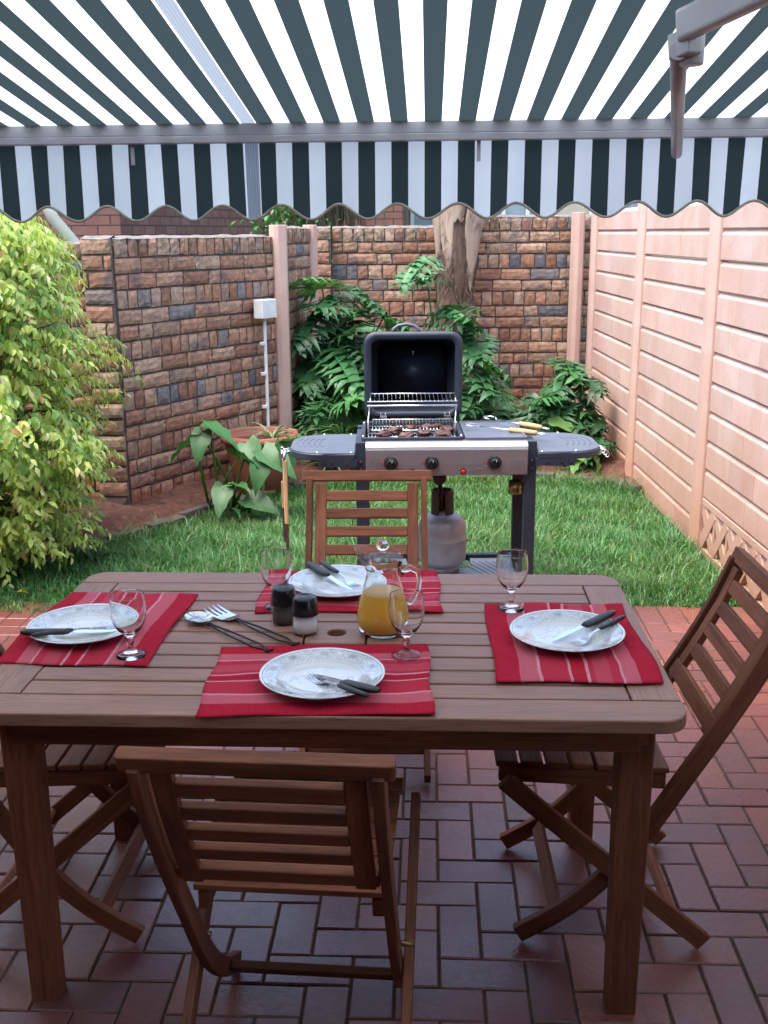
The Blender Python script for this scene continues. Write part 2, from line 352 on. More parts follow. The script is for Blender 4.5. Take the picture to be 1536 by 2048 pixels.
def thing(name, label, cat, loc=(0, 0, 0), rz=0, group=None):
    o = bpy.data.objects.new(name, None); COL.objects.link(o); o.location = loc; o.rotation_euler = (0, 0, rz); o.empty_display_size = .1
    return tag(o, label, cat, group)
def copy_tree(o, parent=None):
    c = o.copy(); COL.objects.link(c); c.parent = parent
    for ch in list(o.children): copy_tree(ch, c)
    return c
def again(src, label, loc, rz):
    o = copy_tree(src); o.location = loc; o.rotation_euler = (0, 0, rz); o['label'] = label; return o
def rz2(x, y, a): return (x * math.cos(a) - y * math.sin(a), x * math.sin(a) + y * math.cos(a))
def arc(cx, cy, r, a0, a1, n): return [(cx + r * math.cos(a0 + (a1 - a0) * i / n), cy + r * math.sin(a0 + (a1 - a0) * i / n)) for i in range(n + 1)]
def rrect(x0, y0, x1, y1, r, n=6):
    P = math.pi
    return arc(x1 - r, y0 + r, r, -P / 2, 0, n) + arc(x1 - r, y1 - r, r, 0, P / 2, n) + arc(x0 + r, y1 - r, r, P / 2, P, n) + arc(x0 + r, y0 + r, r, P, 1.5 * P, n)
def jit(c, a=.12):
    k = 1 + random.uniform(-a, a); return tuple(max(0, x * k * (1 + random.uniform(-a, a) * .4)) for x in c)

# ------------------------------------------------------------------ ground
b = MB(); b.add([(-300, -300, -.05), (300, -300, -.05), (300, 600, -.05), (-300, 600, -.05)], [(0, 1, 2, 3)])
tag(b.build('ground', 'thatch'), kind='structure')
EDGE = [(-1.95, 4.75), (-1.62, 5.02), (-1.474, 5.303), (-1.232, 5.678), (-1.008, 6.02), (-.80, 6.25), (-.60, 6.50), (-.35, 6.68), (.1, 6.80), (.6, 6.80), (1.0, 6.76), (1.25, 6.68), (1.46, 6.58), (1.60, 6.35)]
def edge_y(x):
    for (x0, y0), (x1, y1) in zip(EDGE, EDGE[1:]):
        if x0 <= x <= x1: return y0 + (y1 - y0) * (x - x0) / (x1 - x0)
    return EDGE[0][1] if x < EDGE[0][0] else EDGE[-1][1]
def bed_h(x, y):
    d = y - edge_y(x); return .025 + min(max(d, 0), .5) * .16 + .012 * math.sin(x * 9 + y * 7) + .01 * math.sin(x * 23 - y * 17) + random.uniform(-.006, .006)
b = MB(); nx, ny = 150, 110; vs = []
for j in range(ny + 1):
    for i in range(nx + 1):
        x = -3.4 + 5.03 * i / nx; y = 4.3 + 4.25 * j / ny
        z = bed_h(x, y) if y > edge_y(x) - .04 else -.03
        if x < -1.7 and y > 4.75: z = max(z, .03 + random.uniform(-.006, .006))
        vs.append((x, y, z))
b.add(vs, [(j * (nx + 1) + i, j * (nx + 1) + i + 1, (j + 1) * (nx + 1) + i + 1, (j + 1) * (nx + 1) + i) for j in range(ny) for i in range(nx)], smooth=True)
tag(b.build('flower_bed_soil', 'soil'), kind='structure')
b = MB(); pts = [(-3.2, 4.38)] + [(1.60, 4.38), (1.60, 6.35)] + EDGE[::-1][1:] + [(-3.2, 4.75)]
b.prism(pts, -.045, .0); tag(b.build('lawn_ground', 'thatch'), kind='structure')

# patio: 90 degree herringbone of clay pavers with a soldier course along the lawn
b = MB(); bj = MB()
PC = [(.215, .075, .060), (.185, .062, .052), (.24, .085, .062), (.165, .062, .057), (.20, .068, .062)]
def paver(x0, y0, x1, y1):
    g = .0024; e = .003; x0 += g; y0 += g; x1 -= g; y1 -= g; z = random.uniform(-.0015, .0015); t = [z + random.uniform(-.0015, .0015) for _ in range(4)]
    vs = [(x0, y0, -.012), (x1, y0, -.012), (x1, y1, -.012), (x0, y1, -.012),
          (x0, y0, t[0] - .003), (x1, y0, t[1] - .003), (x1, y1, t[2] - .003), (x0, y1, t[3] - .003),
          (x0 + e, y0 + e, t[0]), (x1 - e, y0 + e, t[1]), (x1 - e, y1 - e, t[2]), (x0 + e, y1 - e, t[3])]
    fs = [(8, 9, 10, 11)] + [(k, (k + 1) % 4, 4 + (k + 1) % 4, 4 + k) for k in range(4)] + [(4 + k, 4 + (k + 1) % 4, 8 + (k + 1) % 4, 8 + k) for k in range(4)]
    b.add(vs, fs, col=jit(random.choice(PC), .16))
U = .098; XL, XR, YB, YT = -32, 16, -3, 42
for i in range(XL, XR):
    for j in range(YB, YT):
        k = (i - j) % 4
        if k == 0: paver(i * U, j * U, min(i + 2, XR) * U, (j + 1) * U)
        elif k == 3: paver(i * U, j * U, (i + 1) * U, min(j + 2, YT) * U)
        elif k == 1 and i == XL: paver(i * U, j * U, (i + 1) * U, (j + 1) * U)
        elif k == 2 and j == YB: paver(i * U, j * U, (i + 1) * U, (j + 1) * U)
for i in range(XL, XR): paver(i * U, YT * U, (i + 1) * U, YT * U + .215)
p = b.build('patio_paving', 'paver'); p.rotation_euler.z = YAW; p.location = (.13, .10, .012); tag(p, kind='structure')
bj.box((XL * U / 2 + XR * U / 2, (YB + YT) * U / 2 + .11, -.03), ((XR - XL) * U, (YT - YB) * U + .22, .05))
p = bj.build('paving_bed', 'joint'); p.rotation_euler.z = YAW; p.location = (.13, .10, .0118); tag(p, kind='structure')

# lawn: blades
def blades(n, pick, name, hmin, hmax, w, tints):
    V = np.zeros((n, 5, 3), 'f'); C = np.ones((n, 5, 4), 'f'); k = 0
    while k < n:
        x, y, s_ = pick()
        if x is None: continue
        h = random.uniform(hmin, hmax) * s_; a = random.uniform(0, 6.283); lean = random.uniform(.2, 1.7) * h; ww = w * random.uniform(.6, 1.2)
        px, py = math.cos(a) * ww / 2, math.sin(a) * ww / 2; bb = a + random.uniform(1.0, 2.1); lx, ly = math.cos(bb) * lean, math.sin(bb) * lean
        V[k] = [(x - px, y - py, -.004), (x + px, y + py, -.004), (x + px * .8 + lx * .35, y + py * .8 + ly * .35, h * .62), (x - px * .8 + lx * .35, y - py * .8 + ly * .35, h * .62), (x + lx, y + ly, h * random.uniform(.72, 1.0))]
        tt = random.choice(tints); yl = max(0, math.sin(x * 4.1 + 2) * math.sin(y * 5.3 + x)) * .28; tt = (tt[0] + .09 * yl, tt[1] + .03 * yl, tt[2] + .01 * yl); C[k, :, :3] = jit(tt, .3); k += 1
    me = bpy.data.meshes.new(name); me.vertices.add(n * 5); me.vertices.foreach_set('co', V.ravel())
    lp = []; ls = []; lt = []; q = 0
    base = np.arange(n)[:, None] * 5
    quad = base + np.array([[0, 1, 2, 3]]); tri = base + np.array([[3, 2, 4]])
    loops = np.concatenate([quad, tri], 1).ravel(); me.loops.add(len(loops)); me.loops.foreach_set('vertex_index', loops.astype('i'))
    me.polygons.add(2 * n); st_ = np.stack([np.arange(n) * 7, np.arange(n) * 7 + 4], 1).ravel(); me.polygons.foreach_set('loop_start', st_.astype('i'))
    me.update(calc_edges=True); at = me.attributes.new('tint', 'FLOAT_COLOR', 'POINT'); at.data.foreach_set('color', C.ravel()); me.materials.append(M['grass'])
    o = bpy.data.objects.new(name, me); COL.objects.link(o); return o
def patch(x, y): return .5 + .5 * math.sin(x * 3.1 + 1.3 * math.sin(y * 2.3)) * math.sin(y * 3.7 + 1.7 * math.sin(x * 2.9))
def pick_lawn():
    x = random.uniform(-2.1, 1.59); y = random.uniform(4.375 + .02 * math.sin(x * 17), 6.85); e = edge_y(x)
    if y > e + .02: return None, 0, 0
    k = .66 + .42 * patch(x, y) + .25 * math.sin(x * 13 + y * 5) * math.sin(y * 11 - x * 4) + (.35 if y > e - .18 else 0) + (.25 if x > 1.40 else 0)
    if y < 4.55: k *= .75
    return x, y, k * random.choice((.6, .8, 1, 1, 1.3))
GT = [(.048, .16, .035), (.065, .21, .05), (.038, .13, .03), (.095, .265, .065), (.145, .30, .105), (.052, .18, .042)] * 4 + [(.20, .17, .07)]
tag(blades(105000, pick_lawn, 'lawn_grass', .035, .085, .0042, GT), 'green lawn of short uneven grass beyond the paving', 'grass', kind='stuff')

# lawn edging bricks
er = random.Random(3); T_ = []
acc = []
for (x0, y0), (x1, y1) in zip(EDGE, EDGE[1:]):
    L = math.hypot(x1 - x0, y1 - y0); n = max(1, round(L / .15))
    for i in range(n): acc.append((x0 + (x1 - x0) * (i + .5) / n, y0 + (y1 - y0) * (i + .5) / n, math.atan2(y1 - y0, x1 - x0)))
src = None
for x, y, a in acc:
    if src is None:
        q = MB(); q.box((0, 0, .02), (.135, .065, .09)); src = q.build('edging_brick', pbr('wet_edging_brick', (.09, .06, .055), (.04, .035, .03), 25, .6, bump=.5), bevel=.008); o = src
    else: o = src.copy(); COL.objects.link(o)
    tag(o, 'small dark edging brick between the lawn and the flower bed', 'edging brick', 'edging bricks along the lawn')
    o.location = (x, y + .02, er.uniform(-.01, .02)); o.rotation_euler = (er.uniform(-.15, .15), er.uniform(-.1, .1), a + er.uniform(-.12, .12))

# ------------------------------------------------------------------ face brick walls
BT = [(.40, .225, .145), (.44, .275, .185), (.36, .19, .12), (.46, .32, .225), (.40, .265, .185), (.33, .165, .105), (.38, .215, .135)]
BD = [(.17, .17, .185), (.21, .195, .195), (.25, .21, .19)]
def brick_wall(name, label, p0, p1, H, pier=False, seed=1, phase=0, thick=.2, dark=.055):
    rd = random.Random(seed); d = Vector((p1[0] - p0[0], p1[1] - p0[1])); L = d.length; ang = math.atan2(d.y, d.x)
    t = thing(name, label, 'brick wall', (p0[0], p0[1], 0), ang)
    m = MB(); m.box((L / 2, thick / 2 - .001, H / 2 - .02), (L, thick - .02, H - .035)); m.build('mortar_core', 'mortar', t)
    q = MB()
    def brick(x0, x1, z0, z1, tone):
        nx = 6 if x1 - x0 > .13 else 3; nz = 4; vs = []; fs = []; dx = rd.uniform(-.003, .004); e = .006; tl = rd.uniform(-.004, .004)
        sl = rd.uniform(-.02, .02)
        for j in range(nz + 1):
            for i in range(nx + 1):
                u = i / nx; w = j / nz; ed = (i in (0, nx)) + (j in (0, nz))
                y = -rd.uniform(.002, .0048) - dx if not ed else .0022 * ed - dx * .5 + rd.uniform(-.003, .002)
                vs.append((x0 + (x1 - x0) * u + (rd.uniform(-.003, .003)), y, z0 + (z1 - z0) * w + tl * (u - .5) + rd.uniform(-.0022, .0022)))
        fs = [(j * (nx + 1) + i, j * (nx + 1) + i + 1, (j + 1) * (nx + 1) + i + 1, (j + 1) * (nx + 1) + i) for j in range(nz) for i in range(nx)]
        o = len(vs); vs += [(x0, .04, z0), (x1, .04, z0), (x1, .04, z1), (x0, .04, z1)]
        A, B_, C_, D_ = 0, nx, (nz + 1) * (nx + 1) - 1, nz * (nx + 1)
        fs += [tuple(range(nx, -1, -1)) + (o, o + 1), tuple(range(D_, C_ + 1)) + (o + 2, o + 3),
               tuple(j * (nx + 1) for j in range(nz + 1)) + (o + 3, o), tuple(j * (nx + 1) + nx for j in range(nz, -1, -1)) + (o + 1, o + 2)]
        q.add(vs, fs, smooth=False, col=tone)
    z = H; row = phase; band_dark = [rd.random() for _ in range(40)]
    def tone():
        k = rd.random(); tw = dark * (2.6 if (row % 6) in (3, 4) else .6)
        c = rd.choice(BD) if k < tw else rd.choice(BT); s_ = rd.uniform(.8, 1.2); return tuple(a * s_ for a in c)
    while z > .0:
        head = row % 3 == 0; h = .098 if head else .074
        if pier: h = .078
        z0 = z - h; x = 0 if head else -rd.uniform(0, .18)
        while x < L - .02:
            w_ = rd.choice((.066, .07, .074, .074, .10)) if head else rd.choice((.215, .22, .225, .225, .105))
            if pier: w_ = L
            a, b_ = max(x, 0), min(x + w_, L)
            if b_ - a > .02: brick(a, b_, z0 + rd.uniform(-.003, .003), z + rd.uniform(-.004, .003 if z < H else -.0), tone())
            x += w_ + .011
        z = z0 - .013; row += 1
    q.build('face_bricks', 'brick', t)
    c = MB()                                    # mortar-washed top
    n = max(2, int(L / .05)); vs = []
    for i in range(n + 1):
        for j, yy in enumerate((.0, thick * .5, thick)): vs.append((L * i / n, yy, H + .004 + (.012 if j == 1 else -.006) + rd.uniform(-.004, .004)))
    c.add(vs, [(i * 3 + j, (i + 1) * 3 + j, (i + 1) * 3 + j + 1, i * 3 + j + 1) for i in range(n) for j in range(2)], smooth=True)
    c.build('mortar_top', pbr('weathered_mortar_top', (.20, .18, .17), (.10, .09, .08), 30, .9, bump=.6), t)
    return t
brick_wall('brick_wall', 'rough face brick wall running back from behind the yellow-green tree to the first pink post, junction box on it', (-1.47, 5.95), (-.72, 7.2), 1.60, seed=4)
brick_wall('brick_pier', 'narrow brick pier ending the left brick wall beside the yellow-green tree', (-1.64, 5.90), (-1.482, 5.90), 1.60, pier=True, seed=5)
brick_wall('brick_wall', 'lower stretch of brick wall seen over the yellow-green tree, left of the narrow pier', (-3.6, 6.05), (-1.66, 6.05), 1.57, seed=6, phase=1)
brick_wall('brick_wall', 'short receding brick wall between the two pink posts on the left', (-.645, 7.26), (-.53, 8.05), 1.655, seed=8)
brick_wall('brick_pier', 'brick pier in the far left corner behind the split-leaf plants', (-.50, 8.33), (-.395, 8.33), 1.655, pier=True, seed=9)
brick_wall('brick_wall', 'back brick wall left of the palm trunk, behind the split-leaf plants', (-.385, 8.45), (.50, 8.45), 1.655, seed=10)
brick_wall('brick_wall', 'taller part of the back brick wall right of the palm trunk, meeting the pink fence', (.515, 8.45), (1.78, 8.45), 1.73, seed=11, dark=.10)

def post(label, x, y, h, rz, w=.10, t_=.09, group=None):
    q = MB(); c = .022; o = [(-w / 2, t_ / 2), (-w / 2, -t_ / 2 + c), (-w / 2 + c, -t_ / 2), (w / 2 - c, -t_ / 2), (w / 2, -t_ / 2 + c), (w / 2, t_ / 2)]
    q.prism(o, -.05, h); o = q.build('concrete_post', 'post_paint', bevel=.004); o.location = (x, y, 0); o.rotation_euler.z = rz
    return tag(o, label, 'concrete post')
post('pink concrete post at the far end of the left brick wall, nearer of the two', -.685, 7.22, 1.675, R(35))
post('slim pink concrete post just left of the back brick wall corner', -.53, 8.10, 1.68, R(55), w=.085)
post('pink concrete post where the back brick wall meets the pink fence', 1.515, 8.36, 1.76, R(20), w=.085)

# ------------------------------------------------------------------ precast concrete fence on the right
fence = thing('precast_fence', 'pink painted precast concrete panel fence along the right side of the garden', 'fence', (1.60, 0, 0))
PY = [-.74, .76, 2.26, 3.76, 5.26, 6.76, 8.26]
FH = 1.775
for y in PY:
    q = MB(); w = .115; t_ = .09; c = .025
    q.prism([(t_, w / 2), (c, w / 2), (0, w / 2 - c), (0, -w / 2 + c), (c, -w / 2), (t_, -w / 2)], -.05, FH + .03)
    q.build('post', 'precast', fence, bevel=.004, loc=(-.005, y, 0))
fr_ = random.Random(12)
for bi in range(1, 6):
    y0, y1 = PY[bi] + .058, PY[bi + 1] - .058
    for k in range(6):
        z0 = .01 + k * .2935; q = MB()
        if k == 0 and bi == 3:
            # pierced lattice panel: frame with crossing bars
            q.box((.045, (y0 + y1) / 2, z0 + .018), (.035, y1 - y0, .035)); q.box((.045, (y0 + y1) / 2, z0 + .27), (.035, y1 - y0, .035))
            n = 7; dy = (y1 - y0) / n
            for i in range(n):
                for s_ in (-1, 1):
                    an = math.atan2(.218, dy * s_); rot = Matrix.Rotation(an, 3, 'X')
                    L = math.hypot(.218, dy)
                    q.box((.045 + .0015 * s_, y0 + dy * (i + .5), z0 + .145), (.030, L,   .060 if i % 2 else .072), rot)
                q.box((.044, y0 + dy * i, z0 + .145), (.026, .022, .22))
            q.build('lattice_panel', 'precast', fence, bevel=.003); continue
        q.box((.058, (y0 + y1) / 2, z0 + .144), (.03, y1 - y0, .289))
        for c in range(2):
            za = z0 + c * .1467; y = y0; off = fr_.uniform(.12, .4)
            while y < y1 - .01:
                ye = min(y + off, y1)
                if y1 - ye < .08: ye = y1
                h = .138; p = .013
                vs = [(.043, y, za), (.043, ye, za), (.043, ye, za + h), (.043, y, za + h),
                      (.043 - p, y + .003, za + .003), (.043 - p, ye - .003, za + .003), (.043 - p, ye - .003, za + h - .016), (.043 - p, y + .003, za + h - .016)]
                k_ = fr_.uniform(.91, 1.04); q.add(vs, [(4, 7, 6, 5), (0, 4, 5, 1), (1, 5, 6, 2), (2, 6, 7, 3), (3, 7, 4, 0)], col=(k_, k_ * fr_.uniform(.97, 1.02), k_))
                y = ye; off = fr_.choice((.42, .45, .34, .38))
        q.build('panel', 'precast', fence, bevel=.004)
q = MB(); q.box((.30, 4.5, .15), (.02, 3.0, .32)); tag(q.build('dark_backing', 'dark_gap', loc=(1.6, 0, 0)), 'dark sheet added behind the pierced bottom panel of the pink fence to darken its holes', 'slab')  # dark sheet added so that the lattice holes read dark

# ------------------------------------------------------------------ neighbouring houses and palm remains beyond the walls
def wallquad(q, p0, p1, z0, z1, uv):
    L = math.hypot(p1[0] - p0[0], p1[1] - p0[1]); q.add([(p0[0], p0[1], z0), (p1[0], p1[1], z0), (p1[0], p1[1], z1), (p0[0], p0[1], z1)], [(0, 1, 2, 3)]); uv += [(0, z0), (L, z0), (L, z1), (0, z1)]
def house(label, pts, h, roofh, ov=.4):
    t = thing('neighbour_house', label, 'house'); q = MB(); uv = []
    for a, b_ in zip(pts, pts[1:] + pts[:1]): wallquad(q, a, b_, -.05, h, uv)
    o = q.build('wall', 'housebrick', t); l = o.data.uv_layers.new(name='UVMap'); l.data.foreach_set('uv', np.array(uv, 'f').ravel())
    cx = sum(p[0] for p in pts) / 4; cy = sum(p[1] for p in pts) / 4
    rp = [(cx + (p[0] - cx) * (1 + ov / abs(p[0] - cx)), cy + (p[1] - cy) * (1 + ov / max(.5, abs(p[1] - cy)))) for p in pts]
    r = MB(); ax = (Vector(rp[0]) + Vector(rp[3])) / 2, (Vector(rp[1]) + Vector(rp[2])) / 2
    r0 = ax[0].lerp(ax[1], .25); r1 = ax[0].lerp(ax[1], .75)
    r.add([(x, y, h) for x, y in rp] + [(r0.x, r0.y, h + roofh), (r1.x, r1.y, h + roofh)], [(0, 1, 5, 4), (1, 2, 5), (2, 3, 4, 5), (3, 0, 4), (3, 2, 1, 0)])
    r.build('roof', 'slate', t); return t
hA = house('red-brown brick house beyond the left wall, corner towards the garden', [(-8.0, 9.6), (-2.28, 9.5), (-1.42, 13.0), (-7.2, 13.6)], 3.1, 1.3)
hB = house('dark brown brick house far behind the middle of the back wall', [(-2.2, 14.2), (.26, 13.6), (.5, 18.0), (-2.0, 18.0)], 3.0, 1.2)
hC = house('pale house with white framed windows far behind the palm trunk', [(.32, 15.0), (4.6, 15.0), (4.6, 20.0), (.32, 20.0)], 2.9, 1.2)
for o in hC.children:
    if o.name.startswith('wall'): o.data.materials[0] = M['plaster']
for wx in (.75, 2.0, 3.2):
    q = MB()
    for dx in (-.33, 0, .33): q.box((wx + dx, 14.965, 1.75), (.05, .05, 1.2))
    for dz in (-.6, -.1, .3, .6): q.box((wx, 14.963, 1.75 + dz), (.72, .046, .045))
    f = q.build('window', 'white_pvc', hC); q = MB(); q.box((wx, 14.98, 1.75), (.66, .02, 1.18)); q.build('pane', 'pane', f)
q = MB(); q.tube([(-2.56, 8.0, 2.1), (-2.413, 8, 1.746), (-2.264, 8, 1.556), (-2.05, 8, 1.2), (-1.75, 8, .7), (-1.4, 8, -.02)], .045, 14)
tag(q.build('leaning_pipe', 'pipe'), 'grey-green round pipe leaning diagonally behind the left brick wall, above the tree', 'pipe')
q = MB(); q.tube([(-.56, 9.6, -.1), (-.55, 9.6, 1.3), (-.53, 9.6, 2.5)], [.16, .13, .12], 14)
pd = thing('withered_palm', 'palm with grey dead fronds hanging behind the left corner of the back wall', 'palm tree'); q.build('trunk', 'palmbark', pd)
q = MB()
for i in range(240):
    a = random.uniform(0, 6.283); r = random.uniform(.12, .42); z1 = random.uniform(1.35, 1.8); z0 = 2.45; c = jit(random.choice([(.20, .17, .15), (.30, .27, .24), (.13, .12, .09), (.24, .25, .2)]), .2)
    p = [Vector((-.53 + math.cos(a) * .1, 9.6 + math.sin(a) * .1, z0)), Vector((-.53 + math.cos(a) * r * .8, 9.6 + math.sin(a) * r * .8, z0 - .25)), Vector((-.53 + math.cos(a) * r, 9.6 + math.sin(a) * r, (z0 + z1) / 2)), Vector((-.53 + math.cos(a + .3) * r, 9.6 + math.sin(a + .3) * r, z1))]
    q.tube(p, [.006, .009, .007, .002], 3, col=c)
q.build('dead_fronds', 'leaf', pd)

# ------------------------------------------------------------------ palm trunk in front of the back wall
pt = thing('palm_tree', 'thick palm trunk with peeling fibrous bark in front of the back brick wall', 'palm tree', (.565, 8.17, 0))
q = MB(); prof = []; pr = random.Random(5)
for i in range(60):
    z = i * .055; r = .155 - .008 * z + .008 * math.sin(i * 1.1) + pr.uniform(-.004, .004); prof.append((r, z - .02))
q.lathe(prof, 36, warp=lambda p, A: Vector((p.x * (1 + .05 * math.sin(3 * A + p.z * 4) + .03 * math.sin(11 * A + p.z * 9)), p.y * (1 + .04 * math.sin(5 * A)), p.z)))
TRK = q
def boot(a, z, L, w, m='palmboot', lean=.18, r0=.13):
    """a cut leaf base: a tapering curved shell, wide at the trunk"""
    q = MB(); n = 10; vs = []; k = 9
    for i in range(n + 1):
        u = i / n; zz = z + L * u; rr = r0 + lean * u ** 1.6 + .004; ww = w * (.12 + .88 * min(1, u / .55) ** .8) * (1 - .12 * max(0, u - .6))
        for lay in (0, 1):
            for j in range(k):
                v_ = (j / (k - 1) - .5) * 2; an = a + v_ * ww / max(rr, .1) * .5
                r_ = rr + (.02 * (1 - v_ * v_) + .006 if lay else -.006 - .01 * (1 - v_ * v_))
                vs.append((math.cos(an) * r_, math.sin(an) * r_, zz + .02 * math.sin(j * 2 + i)))
    st_ = 2 * k; fs = []
    for i in range(n):
        for j in range(k - 1):
            fs.append((i * st_ + j + 1, i * st_ + j, (i + 1) * st_ + j, (i + 1) * st_ + j + 1))
            fs.append((i * st_ + k + j, i * st_ + k + j + 1, (i + 1) * st_ + k + j + 1, (i + 1) * st_ + k + j))
        for j in (0, k - 1): fs.append((i * st_ + j, i * st_ + k + j, (i + 1) * st_ + k + j, (i + 1) * st_ + j) if j == 0 else (i * st_ + k + j, i * st_ + j, (i + 1) * st_ + j, (i + 1) * st_ + k + j))
    for j in range(k - 1): fs.append((n * st_ + j, n * st_ + j + 1, n * st_ + k + j + 1, n * st_ + k + j))
    q.add(vs, fs, smooth=True); return q.build('leaf_base', m, pt)
boot(R(-50), 1.20, .85, .19, lean=.17); boot(R(-118), 1.36, .7, .24, lean=.03); boot(R(-84), 1.10, .6, .12, 'palmbark', .05)
boot(R(-60), .66, .3, .16, 'palmbark', .015); boot(R(-125), .7, .35, .15, 'palmbark', .012); boot(R(-170), 1.4, .7, .18, lean=.10); boot(R(20), 1.5, .8, .18, lean=.15)
q = TRK
for i in range(90):
    a = random.uniform(-2.9, -.2); z = random.uniform(1.0, 1.62); r = .15
    p = Vector((math.cos(a) * r, math.sin(a) * r, z)); d = Vector((random.uniform(-.05, .05), -.02, -random.uniform(.03, .11)))
    q.tube([p, p + d * .5 + Vector((math.cos(a) * .012, math.sin(a) * .012, 0)), p + d], [.0035, .003, .001], 4, col=(.5, .5, .5))
q.build('trunk', 'palmbark', pt)

# ------------------------------------------------------------------ leaves
def leaf_simple(q, base, d, L, w, col, fold=.25, droop=.3, up=Vector((0, 0, 1))):
    """a pointed leaf folded along its midrib: 8 points, 6 faces"""
    d = d.normalized(); side = d.cross(up)
    side = side.normalized() if side.length > 1e-4 else Vector((1, 0, 0)); nrm = side.cross(d)
    pts = [base]
    for u, ww in ((.33, 1.0), (.70, .72)):
        c = base + d * L * u - nrm * droop * L * u * u
        pts += [c - side * w * .5 * ww + nrm * fold * w * .5 * ww, c, c + side * w * .5 * ww + nrm * fold * w * .5 * ww]
    pts.append(base + d * L - nrm * droop * L * 1.05)
    q.add(pts, [(0, 2, 1), (0, 3, 2), (1, 2, 5, 4), (2, 3, 6, 5), (4, 5, 7), (5, 6, 7)], smooth=True, col=col)

q = MB(); rs_ = random.Random(9)
for i in range(900):
    p = Vector((rs_.gauss(0, .16), rs_.gauss(0, .14), rs_.uniform(.9, 1.95))); leaf_simple(q, p, Vector((rs_.uniform(-1, 1), rs_.uniform(-1, 1), rs_.uniform(-.8, .4))), .07, .035, jit((.05, .16, .04), .3), .3, .2)
q.tube([(0, 0, -.05), (.02, 0, 1.0), (0, .03, 1.8)], [.03, .02, .008], 8, col=(.15, .1, .06))
o = q.build('garden_shrub', 'leaf'); o.location = (-.84, 9.2, 0); tag(o, 'green shrub just showing over the wall beside the nearer pink post', 'shrub')

# weeping fig: hanging twigs of drooping leaves
fc = Vector((-1.98, 5.02, 0))
fig = thing('weeping_fig_tree', 'bushy weeping fig tree with drooping yellow-green leaves at the left edge', 'tree', fc)
fr2 = random.Random(21)
def fr_rad(z):
    P = [(0.02, .36), (.12, .48), (.3, .56), (.6, .64), (.85, .67), (1.1, .62), (1.35, .56), (1.5, .54), (1.66, .46), (1.82, .22)]
    for (a, ra), (b_, rb) in zip(P, P[1:]):
        if a <= z <= b_: return ra + (rb - ra) * (z - a) / (b_ - a)
    return .05
q = MB(); tw = MB()
for i in range(2500):
    z = .10 + 1.72 * fr2.random() ** .84; a = fr2.uniform(0, 6.283)
    lump = 1 + .10 * math.sin(a * 4 + z * 7) + .09 * math.sin(z * 13 + a * 3) + .05 * math.sin(a * 9 - z * 21)
    ra = fr_rad(z) * (1 - .55 * fr2.random() ** 2.4) * lump
    out = Vector((math.cos(a), math.sin(a), 0)); tip = out * ra + Vector((0, 0, z)); tl = fr2.uniform(.07, .14)
    st0 = tip - out * min(ra * .7, tl) - Vector((0, 0, fr2.uniform(-.05, .03))); mid = (st0 + tip) / 2 + Vector((0, 0, .035)); end = tip + out * .02 - Vector((0, 0, fr2.uniform(.01, .06)))
    if i % 9 == 0: tw.tube([Vector((0, 0, max(.1, z - .25))), st0 * .6 + Vector((0, 0, z * .4 - .03)), st0, mid, tip, end], [.006, .004, .003, .0022, .0016, .001], 4)
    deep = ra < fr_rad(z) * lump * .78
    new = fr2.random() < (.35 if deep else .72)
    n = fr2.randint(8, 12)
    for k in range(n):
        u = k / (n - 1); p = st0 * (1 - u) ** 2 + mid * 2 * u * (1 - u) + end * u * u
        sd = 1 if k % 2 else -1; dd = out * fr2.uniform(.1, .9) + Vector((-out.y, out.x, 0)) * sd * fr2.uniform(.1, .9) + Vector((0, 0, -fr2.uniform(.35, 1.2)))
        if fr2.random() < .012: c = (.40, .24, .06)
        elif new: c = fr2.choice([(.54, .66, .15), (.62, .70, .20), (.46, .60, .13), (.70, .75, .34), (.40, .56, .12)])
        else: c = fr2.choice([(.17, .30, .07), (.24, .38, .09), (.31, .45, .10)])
        L = fr2.uniform(.029, .053) * (1.12 if not new else 1)
        leaf_simple(q, p, dd, L, L * fr2.uniform(.38, .54), jit(c, .15), .35, fr2.uniform(.05, .45), up=out + Vector((fr2.uniform(-.4, .4), fr2.uniform(-.4, .4), .3)))
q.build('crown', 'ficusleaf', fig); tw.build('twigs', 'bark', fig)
q = MB()
for k, (dx, dy) in enumerate(((0, 0), (.07, -.03), (-.05, .04))):
    q.tube([(dx, dy, -.02), (dx * 1.3, dy * 1.3, .35), (dx * 2.2 + .02, dy * 2, .8), (dx * 3, dy * 3, 1.45)], [.032, .026, .018, .006], 9)
for k in range(26):
    a = k * 2.4; z = .25 + k * .05; r = fr_rad(z + .1) * .75
    q.tube([(0, 0, z), (math.cos(a) * r * .5, math.sin(a) * r * .5, z + .14), (math.cos(a) * r, math.sin(a) * r, z + .12)], [.011, .007, .003], 6)
q.build('trunk', 'bark', fig)

